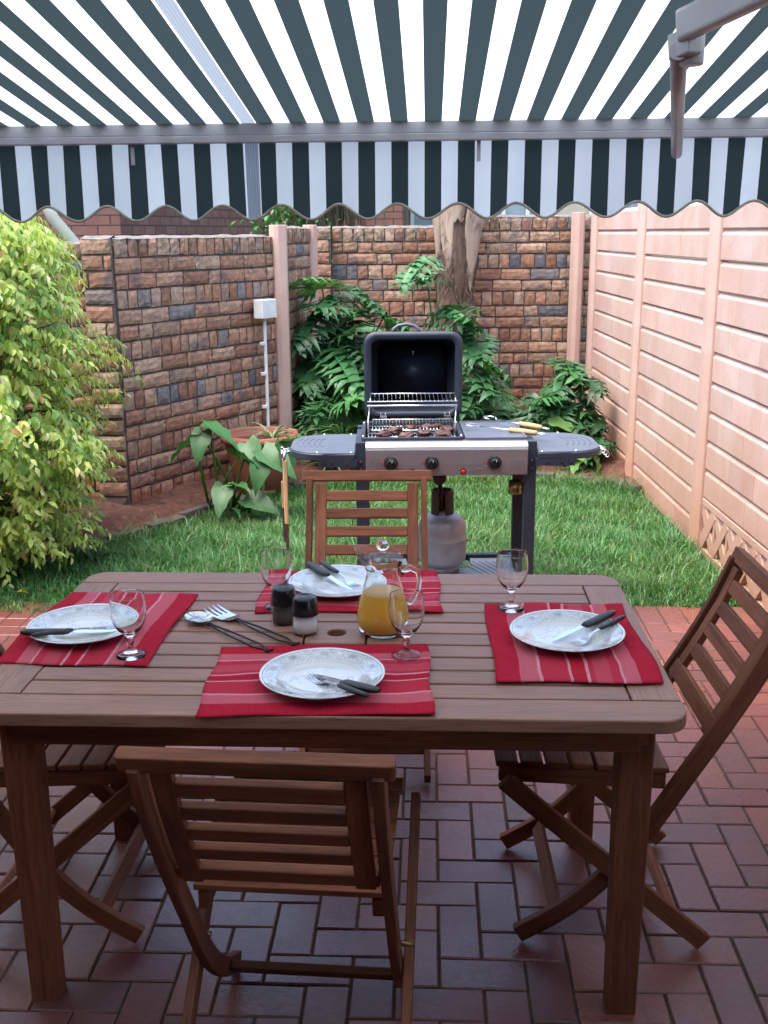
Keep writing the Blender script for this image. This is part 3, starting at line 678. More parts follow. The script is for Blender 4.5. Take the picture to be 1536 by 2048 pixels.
# split-leaf philodendron
def split_leaf(q, base, d, L, W, col, roll=0.0, nl=7, droop=.5):
    d = d.normalized(); side = d.cross(Vector((0, 0, 1))); side = side.normalized() if side.length > 1e-3 else Vector((1, 0, 0)); nr = side.cross(d)
    side, nr = side * math.cos(roll) + nr * math.sin(roll), nr * math.cos(roll) - side * math.sin(roll)
    def mid(u): return base + d * L * u - nr * droop * L * u * u * .55
    nseg = 9; vs = []; fs = []
    for i in range(nseg + 1):
        u = i / nseg; c = mid(u); hw = W * .17 * (1 - u) ** .5 + .003
        vs += [c - side * hw + nr * .10 * hw, c - nr * .006, c + side * hw + nr * .10 * hw]
    for i in range(nseg): fs += [(3 * i, 3 * i + 1, 3 * i + 4, 3 * i + 3), (3 * i + 1, 3 * i + 2, 3 * i + 5, 3 * i + 4)]
    q.add(vs, fs, smooth=True, col=tuple(x * 1.25 for x in col))
    for s_ in (-1, 1):
        for k in range(nl):
            u = (k + .25) / nl * .90; c = mid(u); sh = math.sin(math.pi * (.18 + .80 * u) ** .8) * .9 + .12
            LL = W * .62 * sh * random.uniform(.85, 1.15); fw = -.35 + 1.25 * u + random.uniform(-.1, .1)
            dr = (side * s_ + d * fw).normalized(); pd_ = (d - dr * d.dot(dr)).normalized(); bw = L / nl * .46
            vs = []; m = 4; dz = random.uniform(-.05, .12)
            for i in range(m + 1):
                v_ = i / m; cc = c + dr * LL * v_ - nr * LL * (.30 + dz) * v_ * v_ + nr * .02 * math.sin(v_ * 5 + k) ; w_ = bw * (.62 + .5 * math.sin(v_ * 2.9)) * (1 - v_ ** 3) + .0015
                vs += [cc - pd_ * w_ + nr * w_ * .3, cc, cc + pd_ * w_ + nr * w_ * .3]
            fs = []
            for i in range(m): fs += [(3 * i, 3 * i + 1, 3 * i + 4, 3 * i + 3), (3 * i + 1, 3 * i + 2, 3 * i + 5, 3 * i + 4)]
            q.add(vs, fs, smooth=True, col=jit(col, .08))
            if LL > .10:                        # each lobe carries small side lobes
                for t2 in (-1, 1):
                    cc = c + dr * LL * .55 - nr * LL * .1; d2 = (dr + pd_ * t2 * .8).normalized(); l2 = LL * .36; w2 = bw * .45
                    p2 = pd_ * 1.0 - d2 * pd_.dot(d2); p2 = p2.normalized()
                    q.add([cc - p2 * w2, cc + p2 * w2, cc + d2 * l2 * .6 + p2 * w2 * .8 - nr * l2 * .1, cc + d2 * l2 * .6 - p2 * w2 * .8 - nr * l2 * .1, cc + d2 * l2 - nr * l2 * .3], [(0, 1, 2, 3), (3, 2, 4)], smooth=True, col=jit(col, .08))
PT = [(.032, .115, .038), (.045, .155, .05), (.024, .085, .032), (.075, .21, .07), (.038, .13, .048)]
def philodendron(label, base, targets, extra, rad, zr, seed):
    random.seed(seed); t = thing('split_leaf_philodendron', label, 'plant', base); lv = MB(); st_ = MB(); B0 = Vector(base)
    tg = [(Vector(p) - B0, s_) for p, s_ in targets]
    for i in range(extra):
        a = random.uniform(0, 6.283); r = rad * random.uniform(.3, 1); tg.append((Vector((math.cos(a) * r, math.sin(a) * r * .6, random.uniform(*zr))), random.uniform(.75, 1.05)))
    for p, s_ in tg:
        h = Vector((p.x, p.y, 0)); o = h.normalized() if h.length > .05 else Vector((random.uniform(-1, 1), -1, 0)).normalized()
        d = o * random.uniform(.5, 1) + Vector((random.uniform(-.4, .4), -random.uniform(.25, .8), random.uniform(-.75, .35)))
        L = .38 * s_ * random.uniform(.9, 1.1); bs = p - d.normalized() * L * .35 + Vector((0, 0, .03))
        r0 = Vector((random.uniform(-.05, .05), random.uniform(-.05, .05), .0))
        st_.tube([r0, r0.lerp(bs, .5) + Vector((0, 0, .10 * bs.length)) - h * .1, bs], [.010, .008, .005], 6, col=(.10, .22, .05))
        split_leaf(lv, bs, d, L, L * .95, jit(random.choice(PT), .15), random.uniform(-.5, .5), random.choice((6, 7, 8)), random.uniform(.2, .9))
    lv.build('leaves', 'glossleaf', t); st_.build('stems', 'leaf', t); random.seed(seed + 1); return t
philodendron('large split-leaf philodendron left of the open barbecue lid, against the back walls', (-.32, 7.6, .05),
    [((-.35, 7.45, 1.14), 1.1), ((-.48, 7.5, 1.25), .9), ((-.50, 7.4, 1.0), 1), ((-.25, 7.4, .97), 1.1), ((-.46, 7.4, .7), 1), ((-.25, 7.2, .76), 1), ((-.45, 7.2, .48), 1), ((-.38, 7.1, .40), 1), ((-.24, 7.1, .55), 1), ((-.1, 7.3, .85), 1), ((.1, 7.5, 1.0), 1), ((-.1, 7.5, 1.15), .9), ((-.2, 7.0, .3), .9)], 28, .33, (.2, 1.05), 38)
philodendron('split-leaf philodendron rising behind the open barbecue lid by the palm trunk', (.42, 7.75, .05),
    [((.23, 7.6, 1.36), .95), ((.34, 7.55, 1.30), .8), ((.44, 7.5, 1.06), 1.1), ((.56, 7.4, 1.0), .9), ((.60, 7.4, .85), 1.1), ((.69, 7.3, .65), 1.2), ((.58, 7.2, .52), 1.1), ((.78, 7.4, .50), 1.1), ((.85, 7.3, .3), 1), ((.55, 7.1, .35), 1), ((.1, 7.3, .8), 1), ((.3, 7.2, .6), 1)], 12, .40, (.12, .8), 33)
philodendron('smaller split-leaf philodendron in the right corner beside the pink fence', (1.27, 7.35, .05),
    [((1.23, 7.3, .62), .9), ((1.32, 7.3, .68), .85), ((1.40, 7.3, .60), .8), ((1.05, 7.2, .40), .85), ((1.18, 7.15, .40), .8), ((1.42, 7.2, .30), .7), ((1.47, 7.1, .22), .75), ((1.35, 7.0, .13), .6), ((.98, 7.15, .30), .8), ((1.12, 7.1, .5), .7), ((1.30, 7.05, .34), .7)], 9, .28, (.1, .42), 35)

# arum with big arrow-shaped leaves
def arrow_leaf(q, base, d, L, W, col, roll=0., cup=.25):
    d = d.normalized(); side = d.cross(Vector((0, 0, 1))).normalized(); nr = side.cross(d)
    side, nr = side * math.cos(roll) + nr * math.sin(roll), nr * math.cos(roll) - side * math.sin(roll)
    rows = [(-.34, .30, .20), (-.22, .10, .40), (0, 0, .50), (.2, 0, .47), (.42, 0, .37), (.62, 0, .25), (.8, 0, .13), (1.0, 0, .0)]
    vs = []
    for i, (u, inn, w_) in enumerate(rows):
        c = base + d * L * u - nr * L * .32 * max(u, 0) ** 2
        for k in (-1, -.5, 0, .5, 1):
            x = k * w_ * W if inn == 0 else math.copysign(inn * W + (w_ - inn if w_ > inn else .05) * W * (abs(k) * 2 - 1 if abs(k) > .4 else 0), k or 1) * (1 if k else 0)
            vs.append(c + side * x + nr * (cup * abs(x) * .9 + .010 * math.sin(u * 14 + k * 4)))
    fs = []
    for i in range(len(rows) - 1):
        for k in range(4):
            if rows[i][1] > 0 and k in (1, 2) and i == 0: continue
            fs.append((5 * i + k, 5 * i + k + 1, 5 * i + 6 + k, 5 * i + 5 + k))
    q.add(vs, fs, smooth=True, col=col)
random.seed(50)
ar = thing('arum_lily', 'leafy arum with big arrow-shaped green leaves in front of the terracotta pot', 'plant', (-.93, 6.02, .04)); lv = MB(); st_ = MB(); A0 = Vector((-.93, 6.02, .04))
for (x, y, z), (dx, dy, dz), L in (((-1.00, 5.95, .55), (.75, -.3, -.25), .20), ((-1.10, 5.95, .47), (-.9, -.3, -.4), .15), ((-1.04, 5.93, .50), (-.2, -.8, -.9), .15), ((-.83, 5.92, .38), (.9, -.3, -.3), .17), ((-.66, 5.90, .40), (.7, -.5, -.35), .20), ((-.57, 5.92, .43), (.25, -.5, -.9), .19), ((-.70, 5.86, .34), (-.2, -.6, -.9), .15), ((-.92, 5.86, .20), (-.1, -.7, -.5), .16), ((-.76, 5.84, .145), (.9, -.4, -.2), .17), ((-.85, 5.86, .23), (.5, -.5, .1), .12), ((-.56, 5.95, .46), (.7, -.5, .5), .15), ((-.64, 5.99, .35), (-.5, -.6, -.6), .17), ((-.78, 6.0, .42), (.3, -.6, -.5), .17), ((-.88, 5.84, .10), (.6, -.6, -.1), .10)):
    p = Vector((x, y, z)) - A0; b0 = Vector((random.uniform(-.16, .1) if x < -.8 else random.uniform(.0, .14), random.uniform(-.06, .05), 0))
    st_.tube([b0, b0.lerp(p, .55) + Vector((0, 0, .04)), p], [.010, .008, .005], 8, col=(.10, .20, .04))
    arrow_leaf(lv, p, Vector((dx, dy, dz)), L * 1.15, L * .85, jit(random.choice([(.045, .15, .04), (.06, .19, .055), (.04, .13, .035)]), .12), random.uniform(-.6, .6))
lv.build('leaves', 'glossleaf', ar); st_.build('stems', 'leaf', ar)
# a single bright arum leaf pair by the right corner
ar2 = thing('arum_lily', 'pale green arum with a broad rounded leaf below the right corner philodendron', 'plant', (1.17, 7.0, .04)); lv = MB(); st_ = MB()
for (x, y, z), (dx, dy, dz), L in (((-.02, -.05, .33), (.8, -.3, -.15), .22), ((.14, -.12, .10), (-.5, -.6, -.4), .14), ((.24, -.1, .12), (.4, -.7, -.8), .16), ((.1, -.1, .15), (.5, -.7, -.2), .13)):
    st_.tube([(random.uniform(.0, .1), 0, 0), (x * .6 + .03, y, z * .6), (x, y, z)], [.007, .006, .004], 6, col=(.12, .24, .05)); arrow_leaf(lv, Vector((x, y, z)), Vector((dx, dy, dz)), L, L * .9, jit((.13, .26, .07), .15), random.uniform(-.4, .9))
lv.build('leaves', 'glossleaf', ar2); st_.build('stems', 'leaf', ar2)

def strap_clump(name, label, loc, n, L, w, cols, spread=1.0, seed=1):
    random.seed(seed); q = MB()
    for i in range(n):
        a = random.uniform(0, 6.283); l = L * random.uniform(.6, 1.1); out = Vector((math.cos(a), math.sin(a), 0)); sd = Vector((-out.y, out.x, 0)); vs = []; m = 7
        rise = random.uniform(.5, .95); c0 = jit(random.choice(cols), .15)
        for k in range(m + 1):
            u = k / m; p = out * (.02 + l * spread * (.25 * u + .55 * u * u)) + Vector((0, 0, l * rise * (1.25 * u - 1.05 * u * u * (1.3 - rise * .6)))); ww = w * (1 - u ** 2.5) * .5 + .001
            vs += [p - sd * ww + Vector((0, 0, .15 * ww)), p - Vector((0, 0, .2 * ww)), p + sd * ww + Vector((0, 0, .15 * ww))]
        fs = []
        for k in range(m): fs += [(3 * k, 3 * k + 1, 3 * k + 4, 3 * k + 3), (3 * k + 1, 3 * k + 2, 3 * k + 5, 3 * k + 4)]
        q.add(vs, fs, smooth=True, col=c0)
    o = q.build(name, 'leaf'); o.location = loc; return tag(o, label, 'plant')
SG = [(.10, .22, .06), (.14, .28, .09), (.07, .17, .05), (.20, .33, .13)]
strap_clump('strap_leaf_plant', 'clump of arching strap leaves under the left barbecue shelf', (-.36, 6.95, .07), 46, .42, .020, SG, seed=61)
strap_clump('strap_leaf_plant', 'clump of long strap leaves rising just behind the left barbecue shelf', (-.28, 7.0, .26), 24, .34, .016, SG, seed=62)
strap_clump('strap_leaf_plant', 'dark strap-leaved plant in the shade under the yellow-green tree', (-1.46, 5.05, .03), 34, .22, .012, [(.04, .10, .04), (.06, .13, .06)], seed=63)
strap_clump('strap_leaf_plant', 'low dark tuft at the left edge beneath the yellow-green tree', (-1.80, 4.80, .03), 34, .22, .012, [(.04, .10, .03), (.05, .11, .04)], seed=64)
strap_clump('strap_leaf_plant', 'low strap-leaved tuft behind the right barbecue leg', (.95, 6.98, .05), 26, .24, .014, [(.05, .13, .05), (.07, .16, .06)], seed=65)
q = MB(); leaf_simple(q, Vector((0, 0, 0)), Vector((1, -.3, .1)), .07, .03, (.55, .38, .08), .5, .1); o = q.build('fallen_leaf', 'leaf'); o.location = (-1.70, 4.58, .035)
tag(o, 'single yellow fallen leaf on the lawn near the left paving edge', 'leaf')
q = MB(); leaf_simple(q, Vector((0, 0, 0)), Vector((1, -.3, .1)), .06, .035, (.25, .08, .03), .5, .1); o = q.build('fallen_leaf', 'leaf'); o.location = (.40, 5.35, .045)
tag(o, 'brown fallen leaf on the lawn right of the gas cylinder', 'leaf')

# terracotta pot
tp = thing('terracotta_pot', 'large round terracotta pot standing at the foot of the pink post', 'plant pot', (-.775, 6.48, .03))
q = MB(); q.lathe([(.0, .0), (.13, .0), (.15, .02), (.185, .16), (.215, .30), (.222, .335), (.240, .340), (.245, .36), (.240, .385), (.222, .388), (.208, .375), (.205, .33), (.0, .325)], 48); q.build('bowl', 'terracotta', tp)
q = MB(); q.lathe([(.0, .345), (.10, .348), (.206, .335)], 24); q.build('soil', 'soil', tp)
strap_clump('pot_plant', 'sparse grey-green leaves growing out of the terracotta pot', (-.70, 6.47, .37), 16, .24, .022, [(.12, .2, .1), (.2, .27, .16), (.09, .17, .07)], spread=1.3, seed=66)

# junction box and conduit on the left wall
jb = thing('junction_box', 'white electrical box with a thin white conduit down the left brick wall', 'electrical box', (-.805, 7.005, 0), math.atan2(1.25, .75))
q = MB(); q.box((-.0, -.045, 1.145), (.15, .075, .12)); q.build('box_body', 'white_pvc', jb, bevel=.004)
q = MB(); q.tube([(0, -.035, 1.09), (0, -.035, .98), (.0, -.036, .65), (0, -.035, .3), (0, -.035, .05)], .0115, 10); q.build('conduit', 'white_pvc', jb)
for z in (.92, .72, .50): q = MB(); q.box((-.012, -.028, z), (.045, .028, .022)); q.build('clip', 'white_pvc', jb, bevel=.003)

# ------------------------------------------------------------------ house behind and awning
hw = thing('patio_house', 'house wall with dark glass patio doors behind the viewer, carrying the awning', 'house', (0, 0, 0), YAW)
q = MB(); uv = []; 
q.box((-2.6, -.55, 1.45), (2.9, .22, 3.0)); q.box((1.30, -.55, 1.45), (1.3, .22, 3.0)); q.box((-.25, -.55, 2.62), (1.8, .22, .66)); q.build('wall', 'dark_plaster', hw)
q = MB(); q.box((-.25, -.62, 1.14), (1.8, .04, 2.3)); q.build('bounce_cut_panel', 'coverdark', hw)  # unseen dark panel in the door opening, added to lessen bounce light
q = MB(); q.box((-1.05, -1.2, 3.02), (5.8, 2.4, .08)); q.build('roof', 'slate', hw)
q = MB(); q.box((-3.15, 1.45, 1.2), (.12, 3.78, 2.5)); q.build('light_block_wall', 'dark_plaster', hw)  # unseen wall added on the left to keep light off the patio

aw = thing('retractable_awning', 'green and white striped retractable awning with scalloped valance over the patio', 'awning', (0, 0, 0), YAW)
AX0, AX1 = -3.0, 1.75; BY, BZ = 3.2, 1.925; AY, AZ = -.38, 2.52
q = MB(); nx, ny = 98, 24; vs = []
for lay in (0, 1):
    for j in range(ny + 1):
        for i in range(nx + 1):
            x = AX0 + (AX1 - AX0) * i / nx; u = j / ny; sag = -.035 * math.sin(math.pi * u) + .0035 * math.sin(x * 11 + u * 3) * math.sin(math.pi * u) + .0012 * math.sin(x * 65) * (1 - u)
            vs.append((x, BY + (AY - BY) * u, BZ + (AZ - BZ) * u + sag + lay * .0012))
n1 = (nx + 1) * (ny + 1)
fs = [(j * (nx + 1) + i, j * (nx + 1) + i + 1, (j + 1) * (nx + 1) + i + 1, (j + 1) * (nx + 1) + i) for j in range(ny) for i in range(nx)]
q.add(vs[:n1], fs, smooth=True); q.build('fabric', 'canvas', aw)
# valance with wavy lower edge
def vz(x): return 1.683 - .0215 * math.cos(2 * math.pi * (x + .005) / .1735)
def vy(x, w): return BY + .022 + .012 * math.sin(x * 7.5) * w + .008 * math.sin(x * 31 + 1.3 * math.sin(x * 5)) * w
q = MB(); nx = 420; nz = 7; vs = []
for j in range(nz + 1):
    for i in range(nx + 1):
        x = AX0 + (AX1 - AX0) * i / nx; w = j / nz; vs.append((x + .003 * math.sin(x * 12) * w, vy(x, w), 1.885 + (vz(x) - 1.885) * w))
q.add(vs, [(j * (nx + 1) + i, j * (nx + 1) + i + 1, (j + 1) * (nx + 1) + i + 1, (j + 1) * (nx + 1) + i) for j in range(nz) for i in range(nx)], smooth=True); q.build('valance', 'canvas', aw)
q = MB(); q.tube([(AX0 + (AX1 - AX0) * i / nx + .003 * math.sin((AX0 + (AX1 - AX0) * i / nx) * 12), vy(AX0 + (AX1 - AX0) * i / nx, 1), vz(AX0 + (AX1 - AX0) * i / nx) - .0025) for i in range(nx + 1)], .0042, 6); q.build('binding', 'trim', aw)
q = MB(); q.box(((AX0 + AX1) / 2, BY + .002, BZ - .012), (AX1 - AX0, .032, .036)); q.box(((AX0 + AX1) / 2, BY - .004, BZ - .041), (AX1 - AX0, .036, .0205)); q.tube([(AX0, BY - .006, BZ + .008), (AX1, BY - .006, BZ + .008)], .009, 10)
q.build('front_bar', 'alu', aw, bevel=.004)
q = MB(); q.box(((AX0 + AX1) / 2, AY - .0, AZ + .01), (AX1 - AX0, .11, .11)); q.build('roller_box', 'alu', aw, bevel=.01)
for x in (-.868, .142):
    q = MB(); q.box((x, BY + .006, BZ - .078), (.011, .006, .06)); q.build('hook', 'alu', aw)
def toaw(p): x, y = rz2(p[0], p[1], -YAW); return Vector((x, y, p[2]))
E0 = toaw((.585, 2.22, 1.985)); E1 = toaw((.842, 3.15, 1.825)); S0 = toaw((1.50, .35, 2.30))
q = MB(); d = (E1 - E0); q.tube([E0 + Vector((0, 0, -.025)), E0 + d * .3 + Vector((0, 0, -.02)), E0 + d * .97], [.0175, .0165, .0155], 18); q.build('forearm', 'alu', aw)
q = MB(); rot = (S0 - E0).to_track_quat('X', 'Z').to_matrix(); q.box((E0 + S0) / 2 + Vector((0, 0, .018)), ((S0 - E0).length, .032, .062), rot); q.build('upper_arm', 'alu', aw, bevel=.009, segs=3)
q = MB(); q.tube([E0 + Vector((.03, .02, .01)), E0 + Vector((.03, .02, -.05))], .024, 20); q.box(E0 + Vector((.012, .006, -.012)), (.06, .036, .05), rot); q.build('elbow', 'alu', aw, bevel=.004)
mir = lambda p: Vector((-1.25 - p.x, p.y, p.z))
q = MB(); q.tube([mir(E0) - Vector((.95, 0, 0)), mir(E1) - Vector((.95, 0, .02))], [.0175, .0155], 14); q.build('forearm', 'alu', aw)
q = MB(); a_, c_ = mir(E0) - Vector((.95, 0, 0)), mir(S0) - Vector((.6, 0, 0)); q.box((a_ + c_) / 2, ((a_ - c_).length, .032, .062), (c_ - a_).to_track_quat('X', 'Z').to_matrix()); q.build('upper_arm', 'alu', aw, bevel=.009)

# ------------------------------------------------------------------ table
TY = R(-2.6); TC = (-.110, 2.243)
tb = thing('garden_table', 'rectangular slatted hardwood garden table laid for four in the middle of the patio', 'table', (TC[0], TC[1], 0), TY)
TW, TD, TZ, TT = 1.40, .865, .740, .028
q = MB(); hw_, hd = TW / 2, TD / 2; bw = .088; r = .055
def border(s_):
    o = [(-hw_, s_ * (hd - bw)), (hw_, s_ * (hd - bw))]
    if s_ < 0:
        o = arc(-hw_ + r, -hd + r, r, math.pi, 1.5 * math.pi, 6) + arc(hw_ - r, -hd + r, r, -math.pi / 2, 0, 6) + [(hw_, -hd + bw), (-hw_, -hd + bw)]
    else: o = [(-hw_, hd - bw), (hw_, hd - bw)] + arc(hw_ - r, hd - r, r, 0, math.pi / 2, 6) + arc(-hw_ + r, hd - r, r, math.pi / 2, math.pi, 6)
    q.prism(o, TZ - TT, TZ)
border(-1); border(1)
inner0, inner1 = -hd + bw, hd - bw; eb = .095; NS = 10; pitch = (inner1 - inner0) / NS
for s_ in (-1, 1): q.box((s_ * (hw_ - eb / 2), 0, TZ - TT / 2), (eb, inner1 - inner0 - .008, TT))
for i in range(NS):
    y = inner0 + pitch * (i + .5); x0, x1 = -hw_ + eb + .003, hw_ - eb - .003; w = pitch - .0065
    if 3.5 < i + .0 < 5.6 or i == 4:
        for a_, c_ in ((x0, -.072), (.072, x1)): q.box(((a_ + c_) / 2, y, TZ - TT / 2), (c_ - a_, w, TT))
    else: q.box(((x0 + x1) / 2, y, TZ - TT / 2), (x1 - x0, w, TT))
# square board with a round parasol hole
hy0, hy1 = inner0 + pitch * 4 + .003, inner0 + pitch * 6 - .003; hc = (hy0 + hy1) / 2; hh = (hy1 - hy0) / 2; n = 32; vs = []
for z in (TZ - TT, TZ):
    for rr in (0, 1):
        for k in range(n):
            a_ = 2 * math.pi * k / n; cx, sx = math.cos(a_), math.sin(a_)
            if rr == 0: vs.append((.021 * cx, hc + .021 * sx, z))
            else:
                m_ = max(abs(cx) / .0685, abs(sx) / hh); vs.append((cx / m_, hc + sx / m_, z))
fs = []
for k in range(n):
    j = (k + 1) % n; fs += [(2 * n + k, 3 * n + k, 3 * n + j, 2 * n + j), (j, n + j, n + k, k), (k, 2 * n + k, 2 * n + j, j), (n + k, n + j, 3 * n + j, 3 * n + k)]
q.add(vs, fs, [(a + 3, b_ + 2, c_) for a, b_, c_ in vs])
q.build('tabletop', 'woodtop', tb, bevel=.0035)
q = MB()
for s_ in (-1, 1):
    q.box((0, s_ * (hd - .075), TZ - TT - .036), (TW - .16, .022, .07)); q.box((s_ * (hw_ - .07), 0, TZ - TT - .036), (.022, TD - .18, .066))
for x in (-.28, .28): q.box((x, 0, TZ - TT - .018), (.05, TD - .18, .034))
q.box((0, 0, TZ - TT - .05), (.14, TD - .18, .022))
q.build('apron', 'wood', tb, bevel=.003)
for sx in (-1, 1):
    for sy in (-1, 1):
        q = MB(); q.box((sx * .620, sy * .312, (TZ - TT) / 2 + .001), (.072, .058, TZ - TT - .004), taper=.86); q.build('leg', 'wood', tb, bevel=.004)

# ------------------------------------------------------------------ folding chairs
def spl(P, n=5):
    out = []
    for i in range(len(P) - 1):
        p0 = P[max(i - 1, 0)]; p1 = P[i]; p2 = P[i + 1]; p3 = P[min(i + 2, len(P) - 1)]
        for k in range(n):
            t = k / n; out.append(tuple(.5 * ((2 * p1[a]) + (-p0[a] + p2[a]) * t + (2 * p0[a] - 5 * p1[a] + 4 * p2[a] - p3[a]) * t * t + (-p0[a] + 3 * p1[a] - 3 * p2[a] + p3[a]) * t ** 3) for a in (0, 1)))
    return out + [tuple(P[-1])]
STP = spl([(-.343, .820), (-.294, .70), (-.222, .565), (-.137, .42), (-.060, .29), (.025, .175), (.115, .09), (.222, .022)])
def sty(z):
    for a_, c_ in zip(STP, STP[1:]):
        if c_[1] <= z <= a_[1]: return a_[0] + (c_[0] - a_[0]) * (a_[1] - z) / (a_[1] - c_[1])
    return STP[0][0]
def make_chair(label):
    t = thing('folding_chair', label, 'chair', group='folding chairs around the table')
    for s_ in (-1, 1):
        q = MB(); q.board(STP, .042, s_ * .190, .020); q.build('curved_leg', 'wood', t, bevel=.003)
        q = MB(); q.board([(.262, .432), (.20, .375), (.05, .243), (-.09, .12), (-.205, .020)], .042, s_ * .2125, .020); q.build('straight_leg', 'wood', t, bevel=.003)
        q = MB(); q.tube([(s_ * .178, sty(.265) + .028, .268), (s_ * .2245, sty(.265) + .028, .268)], .006, 10); q.build('bolt', 'brass', t)
    # backrest: top rail, two uprights, four slats, bottom rail in one slanting frame
    q = MB()
    def bb(z, h, x0, x1, th, off=0):
        y = sty(z); an = math.atan2(sty(z - .02) - sty(z + .02), .04); rot = Matrix.Rotation(an, 3, 'X')
        q.box(rot @ Vector((0, off, 0)) + Vector(((x0 + x1) / 2, y, z)), (x1 - x0, th, h), rot)
    q.prism([(-1, -1)] * 0 or rrect(-.216, -.013, .216, .013, .008, 3), 0, .034)
    an = math.atan2(sty(.79) - sty(.82), .03); rot = Matrix.Rotation(an, 3, 'X')
    q.v = [tuple(rot @ Vector((p[0], p[1], p[2] - .017)) + Vector((0, sty(.823) - .004, .826))) for p in q.v]
    for s_ in (-1, 1):
        q.board([(sty(z) + .003, z) for z in (.805, .72, .63, .56, .515)], .018, s_ * .152, .036)
    for k in range(4): bb(.764 - k * .0545, .034, -.134, .134, .017, .003)
    bb(.538, .040, -.176, .176, .019, .004)
    q.build('backrest', 'wood', t, bevel=.0025)
    # seat: side rails and slats, dipping slightly to the back
    q = MB(); sa = math.atan2(.018, .37); rot = Matrix.Rotation(sa, 3, 'X')
    for s_ in (-1, 1): q.box((s_ * .163, .083, .417), (.022, .375, .038), rot)
    for k in range(7):
        y = .254 - k * .0565; q.box((0, y, .447 + (y - .075) * math.tan(sa)), (.362 if k else .372, .049, .014), rot)
    q.build('seat', 'wood', t, bevel=.0025)
    q = MB(); q.box((0, sty(.075) - .004, .078), (.362, .018, .034), Matrix.Rotation(.6, 3, 'X')); q.build('stretcher', 'wood', t, bevel=.003)
    q = MB(); q.box((0, -.125, .10), (.405, .018, .034), Matrix.Rotation(-.7, 3, 'X')); q.build('stretcher', 'wood', t, bevel=.003)
    return t
chN = make_chair('nearest folding chair, its slatted back turned to the viewer below the table edge')
chN.location = (-.170, 1.796, .012); chN.rotation_euler.z = R(-5)
again(chN, 'folding chair at the far side of the table in front of the barbecue', (-.062, 3.06, .012), R(179))
again(chN, 'folding chair at the right end of the table, its back leaning toward the pink fence', (.530, 2.305, .012), R(90 - 1.5))
again(chN, 'folding chair at the left end of the table, mostly cut off by the picture edge', (-.790, 2.325, .012), R(-90 - 3))

# ------------------------------------------------------------------ table setting
def matobj(label, cx, cy, rz, L=.452, W=.345, seed=0):
    rr = random.Random(seed); q = MB(); nx, ny = 40, 30; vs = []; gc = []; ph = [rr.uniform(0, 6) for _ in range(6)]
    for lay in (0, 1):
        for j in range(ny + 1):
            for i in range(nx + 1):
                u, v_ = i / nx, j / ny; e = min(u, 1 - u, v_, 1 - v_)
                x = (u - .5) * L + .004 * math.sin(v_ * 9 + ph[0]); y = (v_ - .5) * W + .006 * math.sin(u * 6 + ph[1]) * (1 if v_ > .5 else .6)
                z = .0028 + .0012 * math.sin(u * 14 + ph[2]) * math.sin(v_ * 11 + ph[3]) + .0022 * max(0, math.sin(u * 5 + ph[4])) * max(0, .15 - e) / .06
                vs.append((x, y, z - (0 if lay else .0022))); gc.append((u, v_, 0))
    n1 = (nx + 1) * (ny + 1); f1 = [(j * (nx + 1) + i, j * (nx + 1) + i + 1, (j + 1) * (nx + 1) + i + 1, (j + 1) * (nx + 1) + i) for j in range(ny) for i in range(nx)]
    fs = [tuple(reversed(f)) for f in f1] + [tuple(k + n1 for k in f) for f in f1]
    bd = [i for i in range(nx + 1)] + [j * (nx + 1) + nx for j in range(1, ny + 1)] + [ny * (nx + 1) + i for i in range(nx - 1, -1, -1)] + [j * (nx + 1) for j in range(ny - 1, 0, -1)]
    fs += [(bd[k], bd[(k + 1) % len(bd)], bd[(k + 1) % len(bd)] + n1, bd[k] + n1) for k in range(len(bd))]
    q.add(vs, fs, gc, smooth=True); o = q.build('placemat', 'mat'); o.location = (cx, cy, TZ + .0008); o.rotation_euler.z = rz
    return tag(o, label, 'placemat', 'red striped placemats')
matobj('red striped placemat at the near edge of the table', -.134, 1.984, R(-.5), seed=1)
matobj('red striped placemat at the left end of the table', -.652, 2.29, R(86), .455, .33, seed=2)
matobj('red striped placemat at the right end of the table', .400, 2.18, R(-92.8), .47, .335, seed=3)
matobj('red striped placemat at the far edge of the table under the plate behind the jug', -.086, 2.522, R(179), .452, .315, seed=4)
# plates
q = MB(); q.lathe([(.0, .004), (.05, .004), (.070, .0045), (.080, .009), (.088, .0135), (.105, .0165), (.122, .0205), (.1262, .0222), (.1268, .0208), (.122, .0178), (.100, .0125), (.086, .0085), (.074, .0005), (.068, .0), (.066, .002), (.0, .002)], 72)
pl = q.build('dinner_plate', 'plate'); zP = TZ + .0045
PL = [((-.127, 1.962), 'dinner plate on the near placemat', 20), ((-.686, 2.250), 'dinner plate on the left placemat', 75), ((-.118, 2.540), 'dinner plate on the far placemat, partly behind the juice jug', 140), ((.404, 2.184), 'dinner plate on the right placemat', 200)]
for k, ((x, y), lab, rz) in enumerate(PL):
    o = pl if k == 0 else pl.copy()
    if k: COL.objects.link(o)
    o.location = (x, y, zP); o.rotation_euler.z = R(rz); tag(o, 'white ' + lab.replace('dinner plate', 'dinner plate with blue-grey flower rim'), 'plate', 'dinner plates on the placemats')

